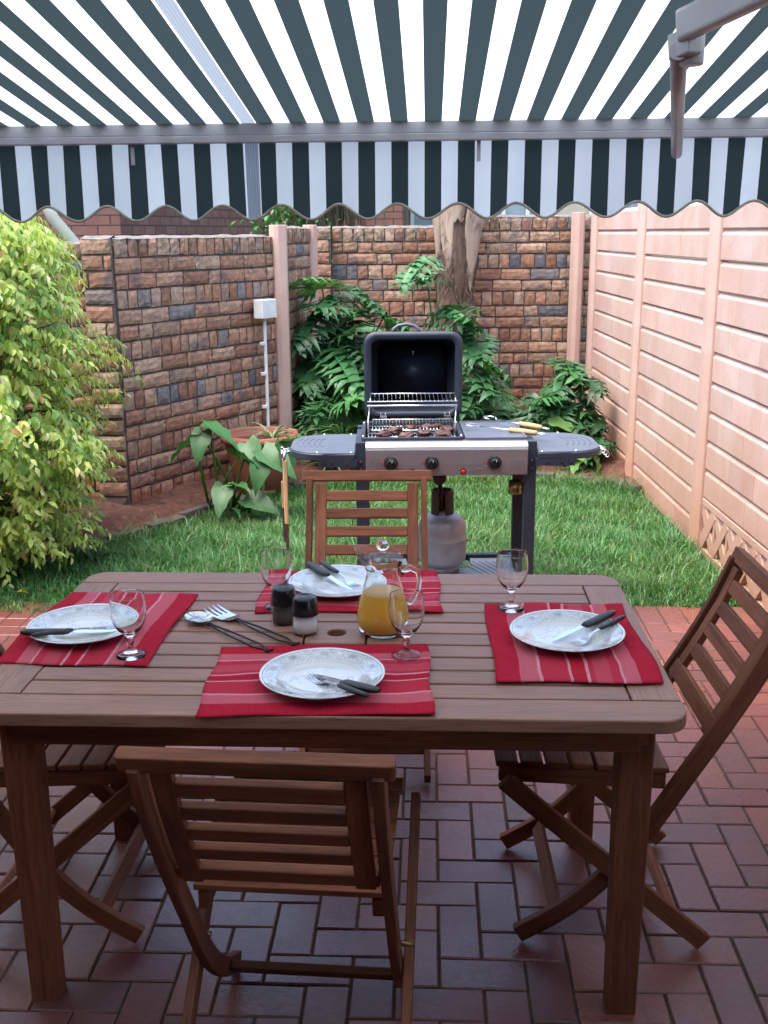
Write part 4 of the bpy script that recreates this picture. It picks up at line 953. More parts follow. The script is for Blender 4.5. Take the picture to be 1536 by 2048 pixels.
# knives and forks: local X runs from the handle end (0) to the tip
def handle(q, L, w, h):
    vs = []; n = 9; seg = 10
    for i in range(n + 1):
        u = i / n; ww = w * (.82 + .3 * math.sin(u * 2.6)) * (1 if 0 < i < n else .7); hh = h * (1 if 0 < i < n else .6)
        for k in range(seg): a_ = 2 * math.pi * k / seg; vs.append((L * u, math.copysign(abs(math.cos(a_)) ** .6, math.cos(a_)) * ww / 2, math.sin(a_) * hh / 2))
    q.add(vs, [(i * seg + k, i * seg + (k + 1) % seg, (i + 1) * seg + (k + 1) % seg, (i + 1) * seg + k) for i in range(n) for k in range(seg)] + [tuple(reversed(range(seg))), tuple(n * seg + k for k in range(seg))], smooth=True)
def strip(q, pts, th=.0016):
    """pts: (x, half width, z); a thin metal strip"""
    vs = []; n = len(pts)
    for x, w, z in pts: vs += [(x, -w, z - th / 2), (x, w, z - th / 2), (x, w, z + th / 2), (x, -w, z + th / 2)]
    fs = [(3, 2, 1, 0), tuple(4 * (n - 1) + k for k in range(4))] + [(4 * i + k, 4 * i + (k + 1) % 4, 4 * i + 4 + (k + 1) % 4, 4 * i + 4 + k) for i in range(n - 1) for k in range(4)]
    q.add(vs, fs, smooth=False)
def make_knife():
    t = thing('steak_knife', '', 'knife', group='steak knives on the plates'); q = MB(); handle(q, .105, .022, .012); q.build('handle', 'plastic', t)
    q = MB(); vs = []; prof = [(.100, -.006, .006), (.125, -.0085, .007), (.165, -.009, .007), (.195, -.006, .0065), (.212, .004, .0055)]
    for x, a_, c_ in prof: vs += [(x, a_, -.0003), (x, c_, -.0009), (x, c_, .0009), (x, a_, .0003)]
    n = len(prof); q.add(vs, [(3, 2, 1, 0), tuple(4 * (n - 1) + k for k in range(4))] + [(4 * i + k, 4 * i + (k + 1) % 4, 4 * i + 4 + (k + 1) % 4, 4 * i + 4 + k) for i in range(n - 1) for k in range(4)])
    q.build('blade', 'chrome', t); return t
def make_fork():
    t = thing('dinner_fork', '', 'fork', group='forks on the plates'); q = MB(); handle(q, .092, .013, .009); q.build('handle', 'plastic', t)
    q = MB(); strip(q, [(.088, .003, 0), (.115, .0028, -.001), (.13, .004, -.003), (.140, .0095, -.006), (.152, .0115, -.008), (.158, .0115, -.008)])
    for k in range(4):
        y = (k - 1.5) * .0066; vs = []; P = [(.156, -.008), (.17, -.0075), (.185, -.0045), (.196, -.0005)]
        for i, (x, z) in enumerate(P): w = .0016 * (1 - .2 * i); vs += [(x, y - w, z - .0008), (x, y + w, z - .0008), (x, y + w, z + .0008), (x, y - w, z + .0008)]
        q.add(vs, [tuple(12 + m_ for m_ in range(4))] + [(4 * i + m_, 4 * i + (m_ + 1) % 4, 4 * i + 4 + (m_ + 1) % 4, 4 * i + 4 + m_) for i in range(3) for m_ in range(4)])
    q.build('head', 'chrome', t); return t
kn = make_knife(); fk = make_fork()
def lay(o, end, tip, z0, z1, roll=0):
    a_ = Vector((end[0], end[1], z0)); c_ = Vector((tip[0], tip[1], z1)); d = c_ - a_
    o.location = a_; o.rotation_mode = 'XYZ'; o.rotation_euler = (roll, -math.atan2(d.z, math.hypot(d.x, d.y)), math.atan2(d.y, d.x))
zr = zP + .030; zc = zP + .009
for k, (o_, end, tip, zz, lab) in enumerate((
    (kn, (-.013, 1.850), (-.13, 1.970), (zr, zP + .007), 'black-handled steak knife lying over the right rim of the near plate'),
    (kn, (-.805, 2.172), (-.606, 2.232), (zr, zP + .008), 'black-handled steak knife on the left plate, handle off its rim'),
    (kn, (-.205, 2.663), (-.060, 2.455), (zr, zP + .008), 'black-handled steak knife on the far plate, handle off its back rim'),
    (kn, (.528, 2.272), (.345, 2.130), (zr, zP + .008), 'black-handled steak knife on the right plate, farther from the viewer than its fork'),
    (fk, (-.034, 1.832), (-.139, 1.960), (zr - .002, zP + .012), 'black-handled fork with its tines in the middle of the near plate'),
    (fk, (-.775, 2.158), (-.632, 2.262), (zr - .002, zP + .012), 'black-handled fork beside the knife on the left plate'),
    (fk, (-.172, 2.678), (-.055, 2.505), (zr - .002, zP + .012), 'black-handled fork beside the knife on the far plate'),
    (fk, (.545, 2.247), (.366, 2.085), (zr - .002, zP + .012), 'black-handled fork on the right plate, nearer the viewer than its knife'))):
    o = o_ if k in (0, 4) else copy_tree(o_); o['label'] = lab; lay(o, end, tip, *zz)

# goblets
prof_o = [(.0, .0), (.0315, .0), (.0322, .003), (.026, .007), (.012, .012), (.0065, .018), (.0062, .026), (.0095, .031), (.0062, .036), (.0066, .043), (.013, .050), (.024, .060), (.0325, .074), (.0372, .092), (.0385, .106), (.0375, .122), (.0355, .138), (.0350, .1425)]
prof_i = [(.0340, .1425), (.0345, .137), (.0363, .121), (.0371, .106), (.0358, .093), (.0312, .076), (.0225, .063), (.011, .055), (.0, .0525)]
q = MB(); q.lathe(prof_o + prof_i, 48); gl = q.build('goblet', 'glass'); gl.data.materials.append(M['thin'])
for p_ in gl.data.polygons: p_.material_index = 1 if p_.center.z > .1385 else 0
for k, (x, y, lab) in enumerate(((.046, 2.092, 'clear stemmed goblet on the near placemat beside the juice jug'), (-.546, 2.105, 'clear stemmed goblet on the left placemat'), (-.260, 2.400, 'clear stemmed goblet on the far placemat behind the pepper shaker'), (.303, 2.375, 'clear stemmed goblet on the right placemat'))):
    o = gl if k == 0 else gl.copy()
    if k: COL.objects.link(o)
    o.location = (x, y, zP + .0005); tag(o, lab, 'goblet', 'empty goblets on the placemats')

# juice jug
jg = thing('juice_jug', 'glass jug with scalloped spout half full of orange juice', 'jug', (-.004, 2.246, TZ), R(8))
def jw(p, A):
    k = max(0, (p.z - .150) / .04); k = min(k, 1.2)
    sp = math.exp(-((A - math.pi) / .55) ** 2); wv = .10 * math.cos(A * 5)
    return Vector((p.x * (1 + .32 * sp * k + .04 * wv * k) + 0, p.y * (1 - .10 * sp * k), p.z + k * (.016 * sp + .05 * wv * .8 - .004)))
out = [(.0, .0), (.044, .0), (.050, .002), (.0555, .010), (.0620, .030), (.0615, .045), (.055, .075), (.0455, .105), (.0385, .130), (.0365, .143), (.0385, .152), (.0435, .164), (.0475, .180), (.0495, .196)]
inn = [(.0475, .196), (.0455, .180), (.0415, .165), (.0362, .153), (.0340, .143), (.0362, .130), (.043, .105), (.0525, .075), (.059, .045), (.0595, .030), (.053, .013), (.047, .008), (.0, .008)]
q = MB(); q.lathe(out + inn, 64, warp=jw)
jb_ = q.build('body', 'glass', jg); jb_.data.materials.append(M['thin'])
for p_ in jb_.data.polygons: p_.material_index = 0 if (p_.center.z < .009 or .100 < p_.center.z < .158) else 1
q = MB(); q.tube([(.0395, 0, .140), (.062, 0, .150), (.080, 0, .140), (.084, 0, .118), (.080, 0, .092), (.068, 0, .070), (.0555, 0, .064)], [.008, .0072, .0065, .006, .006, .0065, .0085], 12); q.build('handle', 'glass', jg)
ji = [(.0, .0085), (.0465, .0085), (.0525, .0135), (.0590, .030), (.0585, .045), (.0521, .0745), (.0449, .097)]
q = MB(); q.lathe(ji, 48); q.build('juice', 'juice', jg)
q = MB(); q.lathe([(.0449, .0968), (.0440, .0985), (.0, .0978)], 48); q.build('froth', 'froth', jg)
q = MB(); q.lathe([(.0, .178), (.040, .176), (.0435, .179), (.0430, .182), (.026, .186), (.008, .190), (.0065, .194), (.011, .197), (.0148, .203), (.0145, .210), (.009, .2165), (.0, .218)], 40); jl_ = q.build('lid', 'glass', jg); jl_.data.materials.append(M['thin'])
for p_ in jl_.data.polygons: p_.material_index = 1 if p_.center.z < .189 else 0

# salt and pepper
def shaker(label, x, y, fill, lvl):
    t = thing('spice_shaker', label, 'shaker', (x, y, TZ), group='salt and pepper shakers')
    q = MB(); q.lathe([(0, 0), (.027, 0), (.0305, .004), (.031, .020), (.0295, .045), (.029, .050), (.027, .050), (.028, .022), (.0275, .006), (0, .0055)], 36); q.build('glass_body', 'thin', t)
    q = MB(); q.lathe([(0, .0058), (.0268, .0062), (.0275, .02), (.0270, lvl), (0, lvl + .002)], 28); q.build('contents', fill, t)
    q = MB(); q.lathe([(.027, .047), (.0308, .047), (.0302, .056), (.0262, .084), (.0238, .088), (.017, .0885), (.015, .0872), (0, .0872)], 36); q.build('cap', 'knob', t)
shaker('black-capped glass shaker full of white salt, the nearer of the pair', -.181, 2.242, 'salt', .042)
shaker('black-capped glass shaker of dark pepper, behind the salt', -.235, 2.310, 'pepper', .036)

# serving spoon and fork with looped wire handles
def wire_handle(q, L0, L1):
    for s_ in (-1, 1):
        q.tube([(L0, s_ * .003, .006), (L0 + .03, s_ * .004, .006), (L0 + .08, s_ * .009, .005), (L1 - .035, s_ * .011, .004), (L1 - .02, s_ * .006, .004), (L1 - .010, s_ * .001, .0045 + .002 * s_), (L1, s_ * -.008, .005 + .002 * s_), (L1 + .008, s_ * -.010, .005), (L1 + .008, s_ * -.003, .005), (L1 + .002, s_ * -.004, .005)], .0023, 8)
sp = thing('serving_spoon', 'steel serving spoon with a looped black wire handle lying left of the shakers', 'serving spoon', (-.435, 2.312, TZ + .001), math.atan2(2.121 - 2.307, -.249 + .432))
q = MB(); n = 10; vs = []; seg = 28
for lay_ in (0, 1):
    for i in range(n + 1):
        rr = i / n
        for k in range(seg): a_ = 2 * math.pi * k / seg; vs.append((.0 + .040 * rr * math.cos(a_), .030 * rr * math.sin(a_), .002 + .011 * rr ** 2 + (.0012 if lay_ else 0)))
fs = []
for lay_ in (0, 1):
    o_ = lay_ * (n + 1) * seg
    for i in range(n):
        for k in range(seg):
            f = (o_ + i * seg + k, o_ + i * seg + (k + 1) % seg, o_ + (i + 1) * seg + (k + 1) % seg, o_ + (i + 1) * seg + k); fs.append(f if lay_ else f[::-1])
q.add(vs, fs, smooth=True)
for k in range(-4, 5): q.tube([(-.028 + abs(k) * .003, k * .0048, .0075 + abs(k) * .0004), (0, k * .0055, .0045 + abs(k) * .0005), (.028 - abs(k) * .003, k * .0048, .0075 + abs(k) * .0004)], .0009, 5)
q.build('bowl', 'chrome', sp); q = MB(); wire_handle(q, .036, .255); q.build('handle', 'iron', sp)
sf = thing('serving_fork', 'steel serving fork with a looped black wire handle beside the serving spoon', 'serving fork', (-.385, 2.352, TZ + .001), math.atan2(2.163 - 2.352, -.199 + .385))
q = MB(); strip(q, [(.055, .006, .009), (.045, .018, .006), (.025, .023, .003), (.005, .0235, .0025), (-.002, .0235, .003)], .0014)
for k in range(4):
    y = (k - 1.5) * .0135; vs = []
    for i, (x, z) in enumerate([(-.001, .003), (-.02, .0045), (-.038, .008), (-.050, .012)]): w = .0042 * (1 - .22 * i); vs += [(x, y - w, z - .0006), (x, y + w, z - .0006), (x, y + w, z + .0008), (x, y - w, z + .0008)]
    q.add(vs, [(12, 13, 14, 15)] + [(4 * i + m_, 4 * i + (m_ + 1) % 4, 4 * i + 4 + (m_ + 1) % 4, 4 * i + 4 + m_) for i in range(3) for m_ in range(4)])
q.build('head', 'chrome', sf); q = MB(); wire_handle(q, .050, .262); q.build('handle', 'iron', sf)

# ------------------------------------------------------------------ gas barbecue
BX, BYC = .258, 4.42
bq = thing('gas_barbecue', 'black gas barbecue trolley with open lid and silver control panel standing on the lawn', 'barbecue', (BX, BYC, 0))
def P(x, y, z): return (x - BX, y - BYC, z)
for sx in (-1, 1):
    for y in (4.25, 4.62):
        q = MB(); q.box(P(BX + sx * .348, y, .395), (.048, .042, .79)); q.build('leg', 'enamel', bq, bevel=.003)
    q = MB(); q.box(P(BX + sx * .358, 4.435, .715), (.030, .41, .13)); q.build('side_frame', 'enamel', bq, bevel=.003)
q = MB(); q.box(P(BX, 4.25, .125), (.66, .03, .03)); q.box(P(BX, 4.75, .135), (.70, .03, .03)); q.box(P(BX - .335, 4.5, .13), (.03, .48, .025)); q.box(P(BX + .335, 4.5, .13), (.03, .48, .025)); q.build('lower_frame', 'enamel', bq, bevel=.002)
q = MB(); q.box(P(BX + .255, 4.5, .128), (.13 + .09, .47, .008)); q.box(P(BX - .235, 4.5, .128), (.16, .47, .008))
for k in range(7): q.box(P(BX + .18 + k * .03, 4.5, .1335), (.006, .40, .003), Matrix.Rotation(R(25), 3, 'Z'))
q.box(P(BX, 4.44, .127), (.30, .30, .006))
q.build('lower_shelf', 'steel_plate', bq)
# control panel profile swept along X
prof = [(4.235, .655), (4.215, .652), (4.205, .66), (4.200, .70), (4.197, .745), (4.196, .762), (4.200, .776), (4.210, .786), (4.225, .792), (4.26, .793), (4.26, .655)]
q = MB(); n = len(prof); vs = []
for x in (-.331, .331): vs += [(x, y - BYC, z) for y, z in prof]
q.add(vs, [tuple(range(n)), tuple(reversed(range(n, 2 * n)))] + [(i, i + n, (i + 1) % n + n, (i + 1) % n) for i in range(n)]); o = q.build('control_panel', 'panel', bq, smooth=False); q = o
PNY = 4.1985 - BYC
def disc(q_, x, z, r, y0, y1, seg=24, r2=None):
    r2 = r2 or r; vs = [(x + r * math.cos(2 * math.pi * k / seg), y0, z + r * math.sin(2 * math.pi * k / seg)) for k in range(seg)] + [(x + r2 * math.cos(2 * math.pi * k / seg), y1, z + r2 * math.sin(2 * math.pi * k / seg)) for k in range(seg)]
    q_.add(vs, [tuple(range(seg))[::-1], tuple(range(seg, 2 * seg))] + [(k, (k + 1) % seg, seg + (k + 1) % seg, seg + k) for k in range(seg)], smooth=False)
for kx in (.032, .199, .456):
    x = kx - BX; q = MB(); disc(q, x, .708, .0265, PNY + .002, PNY - .006); disc(q, x, .708, .023, PNY - .006, PNY - .030, r2=.018); q.box((x, PNY - .030, .708), (.009, .012, .040), Matrix.Rotation(R(8), 3, 'Y'))
    kb = q.build('knob', 'knob', bq, bevel=.002)
    q = MB(); q.box((x + .002, PNY - .0367, .722), (.002, .001, .010)); q.build('pointer', 'white_pvc', kb)
    q = MB(); q.tube([(x + .031 * math.cos(a_), PNY - .0005, .708 + .031 * math.sin(a_)) for a_ in [R(110 + 14 * i) for i in range(12)]], .0014, 5); q.build('dial_print', 'black_print', bq)
    q = MB(); q.box((x - .040, PNY - .0008, .712), (.009, .001, .005), Matrix.Rotation(R(40), 3, 'Y')); q.box((x - .040, PNY - .0008, .706), (.007, .001, .004)); q.build('flame_print', 'pink_print', bq)
for kx in (.118, .326):
    x = kx - BX; q = MB(); disc(q, x, .672, .0125, PNY + .002, PNY - .005); ib = q.build('ignition_button', 'knob', bq); q = MB(); disc(q, x, .672, .0095, PNY - .004, PNY - .012, r2=.007); q.build('red_cap', 'red_btn', ib, bevel=.002)
q = MB(); pr_ = random.Random(2)
for x0, z0, w, rows in ((-.318, .722, .045, 6), (.085, .706, .075, 5), (.262, .715, .055, 6)):
    for k in range(rows):
        x = x0
        while x < x0 + w:
            l = pr_.uniform(.004, .010); q.box((x + l / 2, PNY - .0004 + .00002 * k, z0 - k * .0058), (l, .0006, .0016)); x += l + .0018
q.build('small_print', 'grey_print', bq)
q = MB(); q.box((-.302, PNY - .0005, .742), (.030, .0008, .003)); q.build('red_mark', 'pink_print', bq)
q = MB(); q.tube([(.118 - BX + .012, PNY - .0002, .675), (.16 - BX, PNY - .0002, .682), (.199 - BX - .034, PNY - .0002, .695)], .0006, 4); q.tube([(.326 - BX + .014, PNY - .0002, .675), (.40 - BX, PNY - .0002, .685), (.456 - BX - .036, PNY - .0002, .70)], .0006, 4); q.build('line_print', 'grey_print', bq)
# grill tub
def ringwall(q_, outer, inner, z0, z1, zi):
    n = len(outer); vs = [(x, y, z0) for x, y in outer] + [(x, y, z1) for x, y in outer] + [(x, y, z1) for x, y in inner] + [(x, y, zi) for x, y in inner]
    fs = [(k, (k + 1) % n, n + (k + 1) % n, n + k) for k in range(n)] + [(n + k, n + (k + 1) % n, 2 * n + (k + 1) % n, 2 * n + k) for k in range(n)] + [(2 * n + k, 2 * n + (k + 1) % n, 3 * n + (k + 1) % n, 3 * n + k) for k in range(n)] + [tuple(range(3 * n, 4 * n))]
    q_.add(vs, fs)
q = MB(); x0, x1, y0, y1 = -.092 - BX, .331 - BX, 4.245 - BYC, 4.64 - BYC
ringwall(q, rrect(x0, y0, x1, y1, .022), rrect(x0 + .016, y0 + .016, x1 - .016, y1 - .016, .014), .665, .806, .735)
tub = q.build('fire_box', 'enamel', bq, bevel=.003)
q = MB()
for x in (x0 + .008, x1 - .008):
    for y in (y0 + .04, y1 - .04): q.lathe([(.0045, .806), (.004, .8085), (0, .8095)], 10, (x, y, 0))
q.build('bolt', 'chrome', tub)
# griddle plate
q = MB(); gx0, gx1 = .338 - BX, .592 - BX
ringwall(q, rrect(gx0, y0 + .002, gx1, y1, .012), rrect(gx0 + .010, y0 + .012, gx1 - .010, y1 - .010, .008), .775, .804, .798)
q.build('griddle_plate', 'shelf', bq, bevel=.002)
q = MB(); q.box(P(.597, 4.6, .80), (.03, .05, .012)); q.build('corner_bracket', 'chrome', bq)
# cooking grate
q = MB(); za = .790
for k in range(5): q.tube([(x0 + .03, y0 + .03 + k * .083, za - .003), (x1 - .03, y0 + .03 + k * .083, za - .003)], .0028, 6)
for k in range(26): q.tube([(x0 + .03 + k * (x1 - x0 - .06) / 25, y0 + .024, za + .001), (x0 + .03 + k * (x1 - x0 - .06) / 25, y1 - .03, za + .001)], .0018, 5)
q.build('cooking_grate', 'wire', bq)
# open lid: rounded rectangular shell, mouth towards the viewer
q = MB(); lx0, lx1, lz0, lz1 = -.082 - BX, .352 - BX, .815, 1.195; ny = 8; rings = []
def ringpts(ins, y, rad): return [(x, y, z) for x, z in rrect(lx0 + ins, lz0 + ins, lx1 - ins, lz1 - ins, rad, 7)]
LY = 4.665 - BYC
seq = [(.026, LY + .004, .040), (.024, LY + .0, .040), (.0, LY + .0, .052), (-.002, LY + .012, .052), (.001, LY + .02, .05), (.004, LY + .10, .05), (.02, LY + .145, .05), (.05, LY + .165, .04)]
ins_ = [(.030, LY + .006, .038), (.032, LY + .10, .04), (.034, LY + .136, .04), (.058, LY + .152, .035)]
R1 = [ringpts(*a_) for a_ in seq]; R2 = [ringpts(*a_) for a_ in ins_]; n = len(R1[0])
for rs, flip in ((R1, False), (R2, True)):
    vs = [p for r_ in rs for p in r_]; fs = []
    for i in range(len(rs) - 1):
        for k in range(n): f = (i * n + k, i * n + (k + 1) % n, (i + 1) * n + (k + 1) % n, (i + 1) * n + k); fs.append(f[::-1] if flip else f)
    fs.append(tuple((len(rs) - 1) * n + k for k in range(n))); q.add(vs, fs, smooth=True)
vs = R1[0] + R2[0]; q.add(vs, [(k, (k + 1) % n, n + (k + 1) % n, n + k) for k in range(n)], smooth=True)
lid = q.build('lid', 'enamel', bq)
q = MB(); cx = .105 - BX; q.tube([(cx - .062, LY + .06, 1.185), (cx - .055, LY + .065, 1.205), (cx - .035, LY + .07, 1.219), (cx, LY + .07, 1.225), (cx + .035, LY + .07, 1.219), (cx + .055, LY + .065, 1.205), (cx + .062, LY + .06, 1.185)], .008, 10); q.build('lid_handle', 'shelf', lid)
q = MB(); q.lathe([(.006, 0), (.006, .004), (.003, .007), (0, .007)], 12); q.v = [(x + .138 - BX, LY + .149 - z, y + 1.095) for x, y, z in q.v]; q.tube([(.138 - BX, LY + .148, 1.087), (.138 - BX, LY + .146, 1.080)], .003, 6); q.build('bolt', 'chrome', lid)
for hx in (.0, .285):
    q = MB(); q.box((hx - BX, 4.636 - BYC, .822), (.030, .010, .020)); q.tube([(hx - BX - .010, 4.634 - BYC, .834), (hx - BX - .010, 4.634 - BYC, .842)], .003, 6); q.tube([(hx - BX + .010, 4.634 - BYC, .834), (hx - BX + .010, 4.634 - BYC, .842)], .003, 6); q.build('hinge', 'chrome', bq, bevel=.003)
# warming rack
q = MB()
def T(pts, r=.0022): q.tube([P(*p) for p in pts], r, 6)
T([(-.055, 4.62, .932), (.314, 4.62, .932)], .0028); T([(-.068, 4.50, .915), (.322, 4.50, .915)], .003); T([(-.068, 4.43, .908), (.316, 4.43, .908)], .0048)
for k in range(21): x = -.055 + k * .369 / 20; T([(x, 4.62, .932), (x + .001, 4.56, .915), (x, 4.50, .915)], .0014)
for x in (-.055, .314): T([(x, 4.62, .934), (x, 4.505, .916)], .0024); T([(x - .003, 4.44, .908), (x - .009, 4.40, .85), (x - .012, 4.36, .775)], .0024)
T([(-.048, 4.585, .822), (.306, 4.585, .822)], .003); T([(-.052, 4.44, .800), (.306, 4.44, .800)], .003)
for k in range(25): x = -.046 + k * .351 / 24; T([(x, 4.585, .823), (x, 4.52, .806), (x, 4.44, .801)], .0014)
q.build('warming_rack', 'wire', bq)
# side shelves
def shelf(s_):
    q = MB(); o = [(.0, -.225), (.12, -.225)] + arc(.12, -.07, .155, -math.pi / 2, -.15, 8) + arc(.12, .05, .155, .15, math.pi / 2, 8) + [(.0, .205)]
    o = [(.368 + .004 + x * 1.03, y) for x, y in o]
    if s_ < 0: o = [(-x, y) for x, y in o][::-1]
    q.prism(o, .720, .7485); sh = q.build('side_shelf', 'enamel', bq, bevel=.005, segs=3)
    q = MB(); cx_, cy_ = s_ * .50, 0; q.prism([(cx_ + (x - cx_) * .965, cy_ + (y - cy_) * .975) for x, y in o], .7480, .7520); q.build('sky_tinted_top', 'shelf', sh, bevel=.002)
    q = MB()
    for k in range(5):
        cx_ = s_ * (.50 + k * .024); pts = [(cx_ + s_ * .03 * math.cos(t_), .09 * math.sin(t_) + .0, .7524) for t_ in [R(-70 + 14 * i) for i in range(11)]]; q.tube(pts, .0018, 5)
    q.build('embossed_arcs', 'shelf', sh)
    q = MB()
    for x, y in ((.39, -.215), (.40, .19), (.53, -.205), (.52, .195)): q.lathe([(.006, .7515), (.0055, .7545), (.002, .756), (0, .756)], 10, (s_ * x, y, 0))
    for x, z in ((.41, .712), (.47, .712), (.505, .712)): disc(q, s_ * x, z, .0055, -.226, -.229, 10)
    for z in (.712, .678): disc(q, s_ * .352, z, .0058, 4.226 - BYC, 4.221 - BYC, 10)
    q.build('bolts', 'chrome', sh)
    q = MB(); q.box((s_ * .445, -.20, .708), (.16, .05, .028)); q.box((s_ * .445, .18, .708), (.16, .03, .028)); q.build('shelf_bracket', 'enamel', bq)
    q = MB()
    for y in (-.10, -.06, -.02): q.tube([(s_ * .660, y, .735), (s_ * .683, y, .728), (s_ * .690, y, .712), (s_ * .683, y, .70), (s_ * .675, y, .706)], .0028, 6)
    q.tube([(s_ * .656, -.11, .735), (s_ * .656, -.01, .735)], .004, 6); q.build('tool_hooks', 'chrome', bq)
shelf(-1); shelf(1)
# grease cup
gc_ = MB(); gc_.lathe([(0, .545), (.026, .545), (.028, .55), (.030, .60), (.028, .60), (.026, .553), (0, .552)], 24, P(.558, 4.33, 0)); gc_.build('grease_cup', 'brass', bq)
q = MB(); q.box(P(.600, 4.33, .595), (.006, .03, .085)); q.box(P(.558, 4.33, .648), (.11, .05, .02)); q.build('cup_bracket', 'iron', bq)
q = MB(); q.tube([P(.245, 4.50, .565), P(.20, 4.52, .60), P(.12, 4.55, .60), P(.06, 4.52, .64), P(.08, 4.4, .67)], .0065, 8); q.build('gas_hose', 'rust', bq)
# gas cylinder
gs = thing('gas_cylinder', 'small silver-grey gas cylinder with handle collar standing on the barbecue shelf', 'gas cylinder', (.262, 4.56, .133))
q = MB(); q.lathe([(0, .030), (.06, .022), (.09, .032), (.106, .055), (.109, .09), (.109, .150), (.1105, .152), (.1105, .156), (.109, .158), (.109, .195), (.104, .226), (.088, .250), (.06, .266), (.03, .272), (0, .273)], 48); q.build('tank', 'cyl', gs)
q = MB(); q.lathe([(.074, .002), (.078, .0), (.082, .035), (.079, .036), (.074, .004)], 32); q.build('foot_ring', 'cyl', gs)
q = MB()
for a0, a1 in ((-170, -112), (-78, -5), (30, 150)):
    n = 10; vs = []
    for i in range(n + 1):
        a_ = R(a0 + (a1 - a0) * i / n)
        for r_, z in ((.049, .265), (.052, .265), (.050, .372), (.047, .372)): vs.append((r_ * math.cos(a_), r_ * math.sin(a_), z))
    q.add(vs, [(0, 1, 2, 3), (4 * n + 3, 4 * n + 2, 4 * n + 1, 4 * n)] + [(4 * i + k, 4 * i + 4 + k, 4 * i + 4 + (k + 1) % 4, 4 * i + (k + 1) % 4) for i in range(n) for k in range(4)])
q.tube([(.0485 * math.cos(R(a_)), .0485 * math.sin(R(a_)), .372) for a_ in range(0, 360, 15)], .0035, 6, closed=True)
q.build('collar', 'rust', gs)
q = MB(); q.tube([(-.01, 0, .28), (-.01, 0, .40)], .011, 12); q.tube([(-.01, -.03, .345), (-.01, .02, .345)], .009, 10); q.build('valve', 'rust', gs)
q = MB(); q.lathe([(0, -.012), (.026, -.012), (.031, -.006), (.031, .006), (.024, .013), (0, .014)], 24); q.v = [(x - .014, z - .01, y + .432) for x, y, z in q.v]; q.tube([(-.014, -.01, .46), (-.02, -.012, .475)], .007, 8); q.build('regulator', 'rust', gs)

# meat on the grate
random.seed(77)
for k, (x, y) in enumerate(((.045, 4.42), (.12, 4.48), (.21, 4.50), (.275, 4.44), (.00, 4.33), (.17, 4.36), (.10, 4.31), (.25, 4.33))):
    q = MB(); rr = random.Random(100 + k); ph = [rr.uniform(0, 6) for _ in range(6)]; sx_, sy_ = rr.uniform(.034, .046), rr.uniform(.026, .034)
    def mw(p, A):
        n_ = 1 + .16 * math.sin(p.x * 3.1 + ph[0]) * math.sin(p.y * 2.7 + ph[1]) + .12 * math.sin(p.x * 6.3 + p.z * 4 + ph[2]) + .10 * math.sin(p.y * 7 + p.z * 5 + ph[3]) + .05 * math.sin(p.x * 15 + p.y * 13 + ph[4])
        return Vector((p.x * sx_ * n_, p.y * sy_ * n_, max(0, (p.z * .8 + .62) * .017 * n_)))
    q.lathe([(max(.001, math.sin(math.pi * i / 14)), -math.cos(math.pi * i / 14)) for i in range(15)], 26, warp=mw)
    o = q.build('grilled_meat', 'meat'); o.location = (x, y, .7925); o.rotation_euler.z = rr.uniform(0, 6)
    tag(o, ['grilled meat chunk left of centre on the grate', 'grilled meat chunk back centre of the grate', 'grilled meat chunk back right of centre on the grate', 'grilled meat chunk nearest the griddle at the back', 'grilled meat chunk at the front left corner of the grate', 'grilled meat chunk front right of centre on the grate', 'grilled meat chunk front centre of the grate', 'grilled meat chunk at the front right of the grate'][k], 'meat', 'meat on the grill')

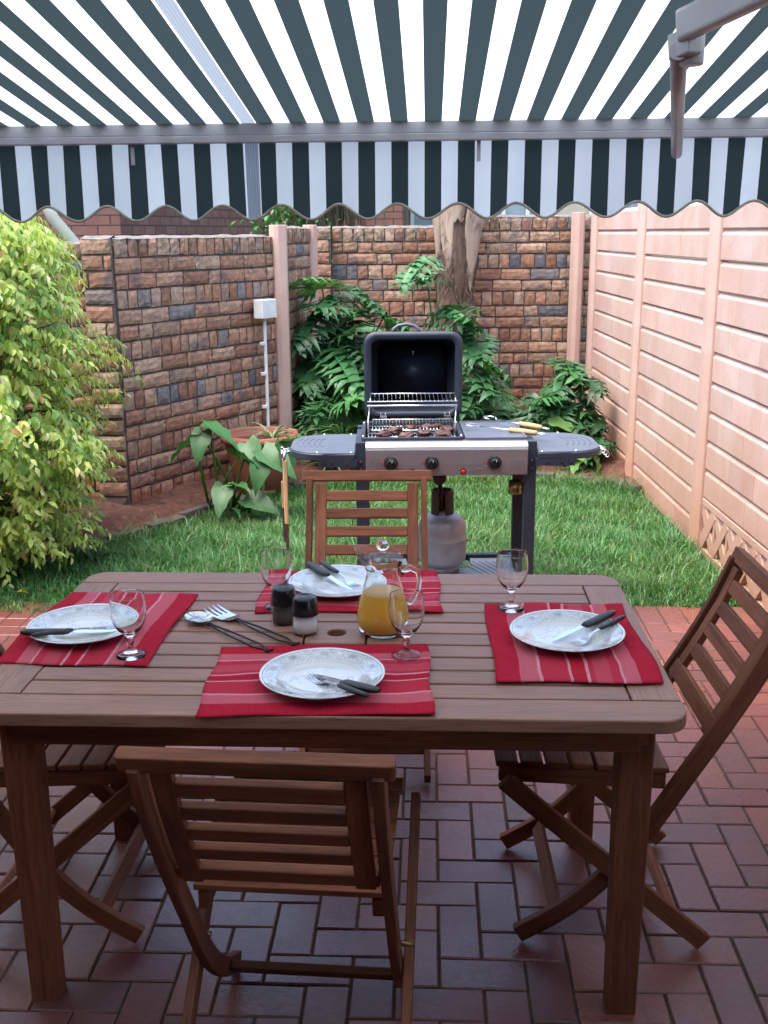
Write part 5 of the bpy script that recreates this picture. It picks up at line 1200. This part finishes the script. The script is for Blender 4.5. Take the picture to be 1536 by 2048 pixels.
# long barbecue tools with wooden handles on the griddle
def tool(label, a_, c_, flip=1):
    a_, c_ = Vector(a_), Vector(c_); L = (c_ - a_).length; d = (c_ - a_).normalized()
    t = thing('grill_tool', label, 'grill tool', a_); t.rotation_mode = 'XYZ'; t.rotation_euler = (0, -math.asin(d.z), math.atan2(d.y, d.x))
    q = MB(); q.tube([(.05, 0, 0), (L * .935, 0, 0)], .0028, 8)
    q.tube([(.05, .0, 0), (.030, -.028 * flip, .002), (.0, -.030 * flip, .003), (-.014, .0, .003), (.0, .024 * flip, .003), (.030, .024 * flip, .002)], .0032, 7)
    q.tube([(L * .93, 0, 0), (L * .95, .006, 0), (L * 1.04, .010, 0), (L * 1.055, 0, 0), (L * 1.04, -.010, 0), (L * .95, -.006, 0)], .0024, 6, closed=True); q.build('wire', 'chrome', t)
    q = MB(); q.tube([(L * .56, 0, 0), (L * .575, 0, 0), (L * .60, 0, 0), (L * .63, 0, 0), (L * .75, 0, 0), (L * .88, 0, 0), (L * .92, 0, 0), (L * .94, 0, 0)], [.007, .0115, .010, .0118, .0125, .0118, .0100, .006], 14); q.build('handle', 'wood_pale', t)
tool('wire grill tool with pale wooden handle, the nearer one on the griddle', (.365, 4.46, .818), (.665, 4.335, .800))
tool('wire grill tool with pale wooden handle, the farther one on the griddle', (.455, 4.575, .828), (.690, 4.395, .812), -1)
# tools hanging from the left shelf
for k, (x, y, lab) in enumerate(((-.428, 4.36, 'hanging barbecue tongs with short wooden handle at the left shelf, left one'), (-.415, 4.32, 'hanging barbecue turner with long wooden handle at the left shelf, right one'))):
    t = thing('hanging_grill_tool', lab, 'grill tool', (x, y, 0)); q = MB()
    q.tube([(0, 0, .735), (-.004, 0, .70), (.003, 0, .66), (0, 0, .60)], [.004, .006, .005, .004], 8); q.tube([(.008 * math.cos(R(a_)), 0, .735 + .012 * math.sin(R(a_))) for a_ in range(0, 360, 30)], .0024, 6, closed=True); q.build('shank', 'chrome', t)
    z0, z1 = ((.60, .48), (.70, .42))[k]; q = MB(); q.box((0, 0, (z0 + z1) / 2), (.020, .012, z0 - z1), taper=.85); q.build('handle', 'wood_pale', t, bevel=.004)
    q = MB(); q.box((0, 0, z1 - .07), (.015, .004, .16)); q.build('blade', 'rust', t)
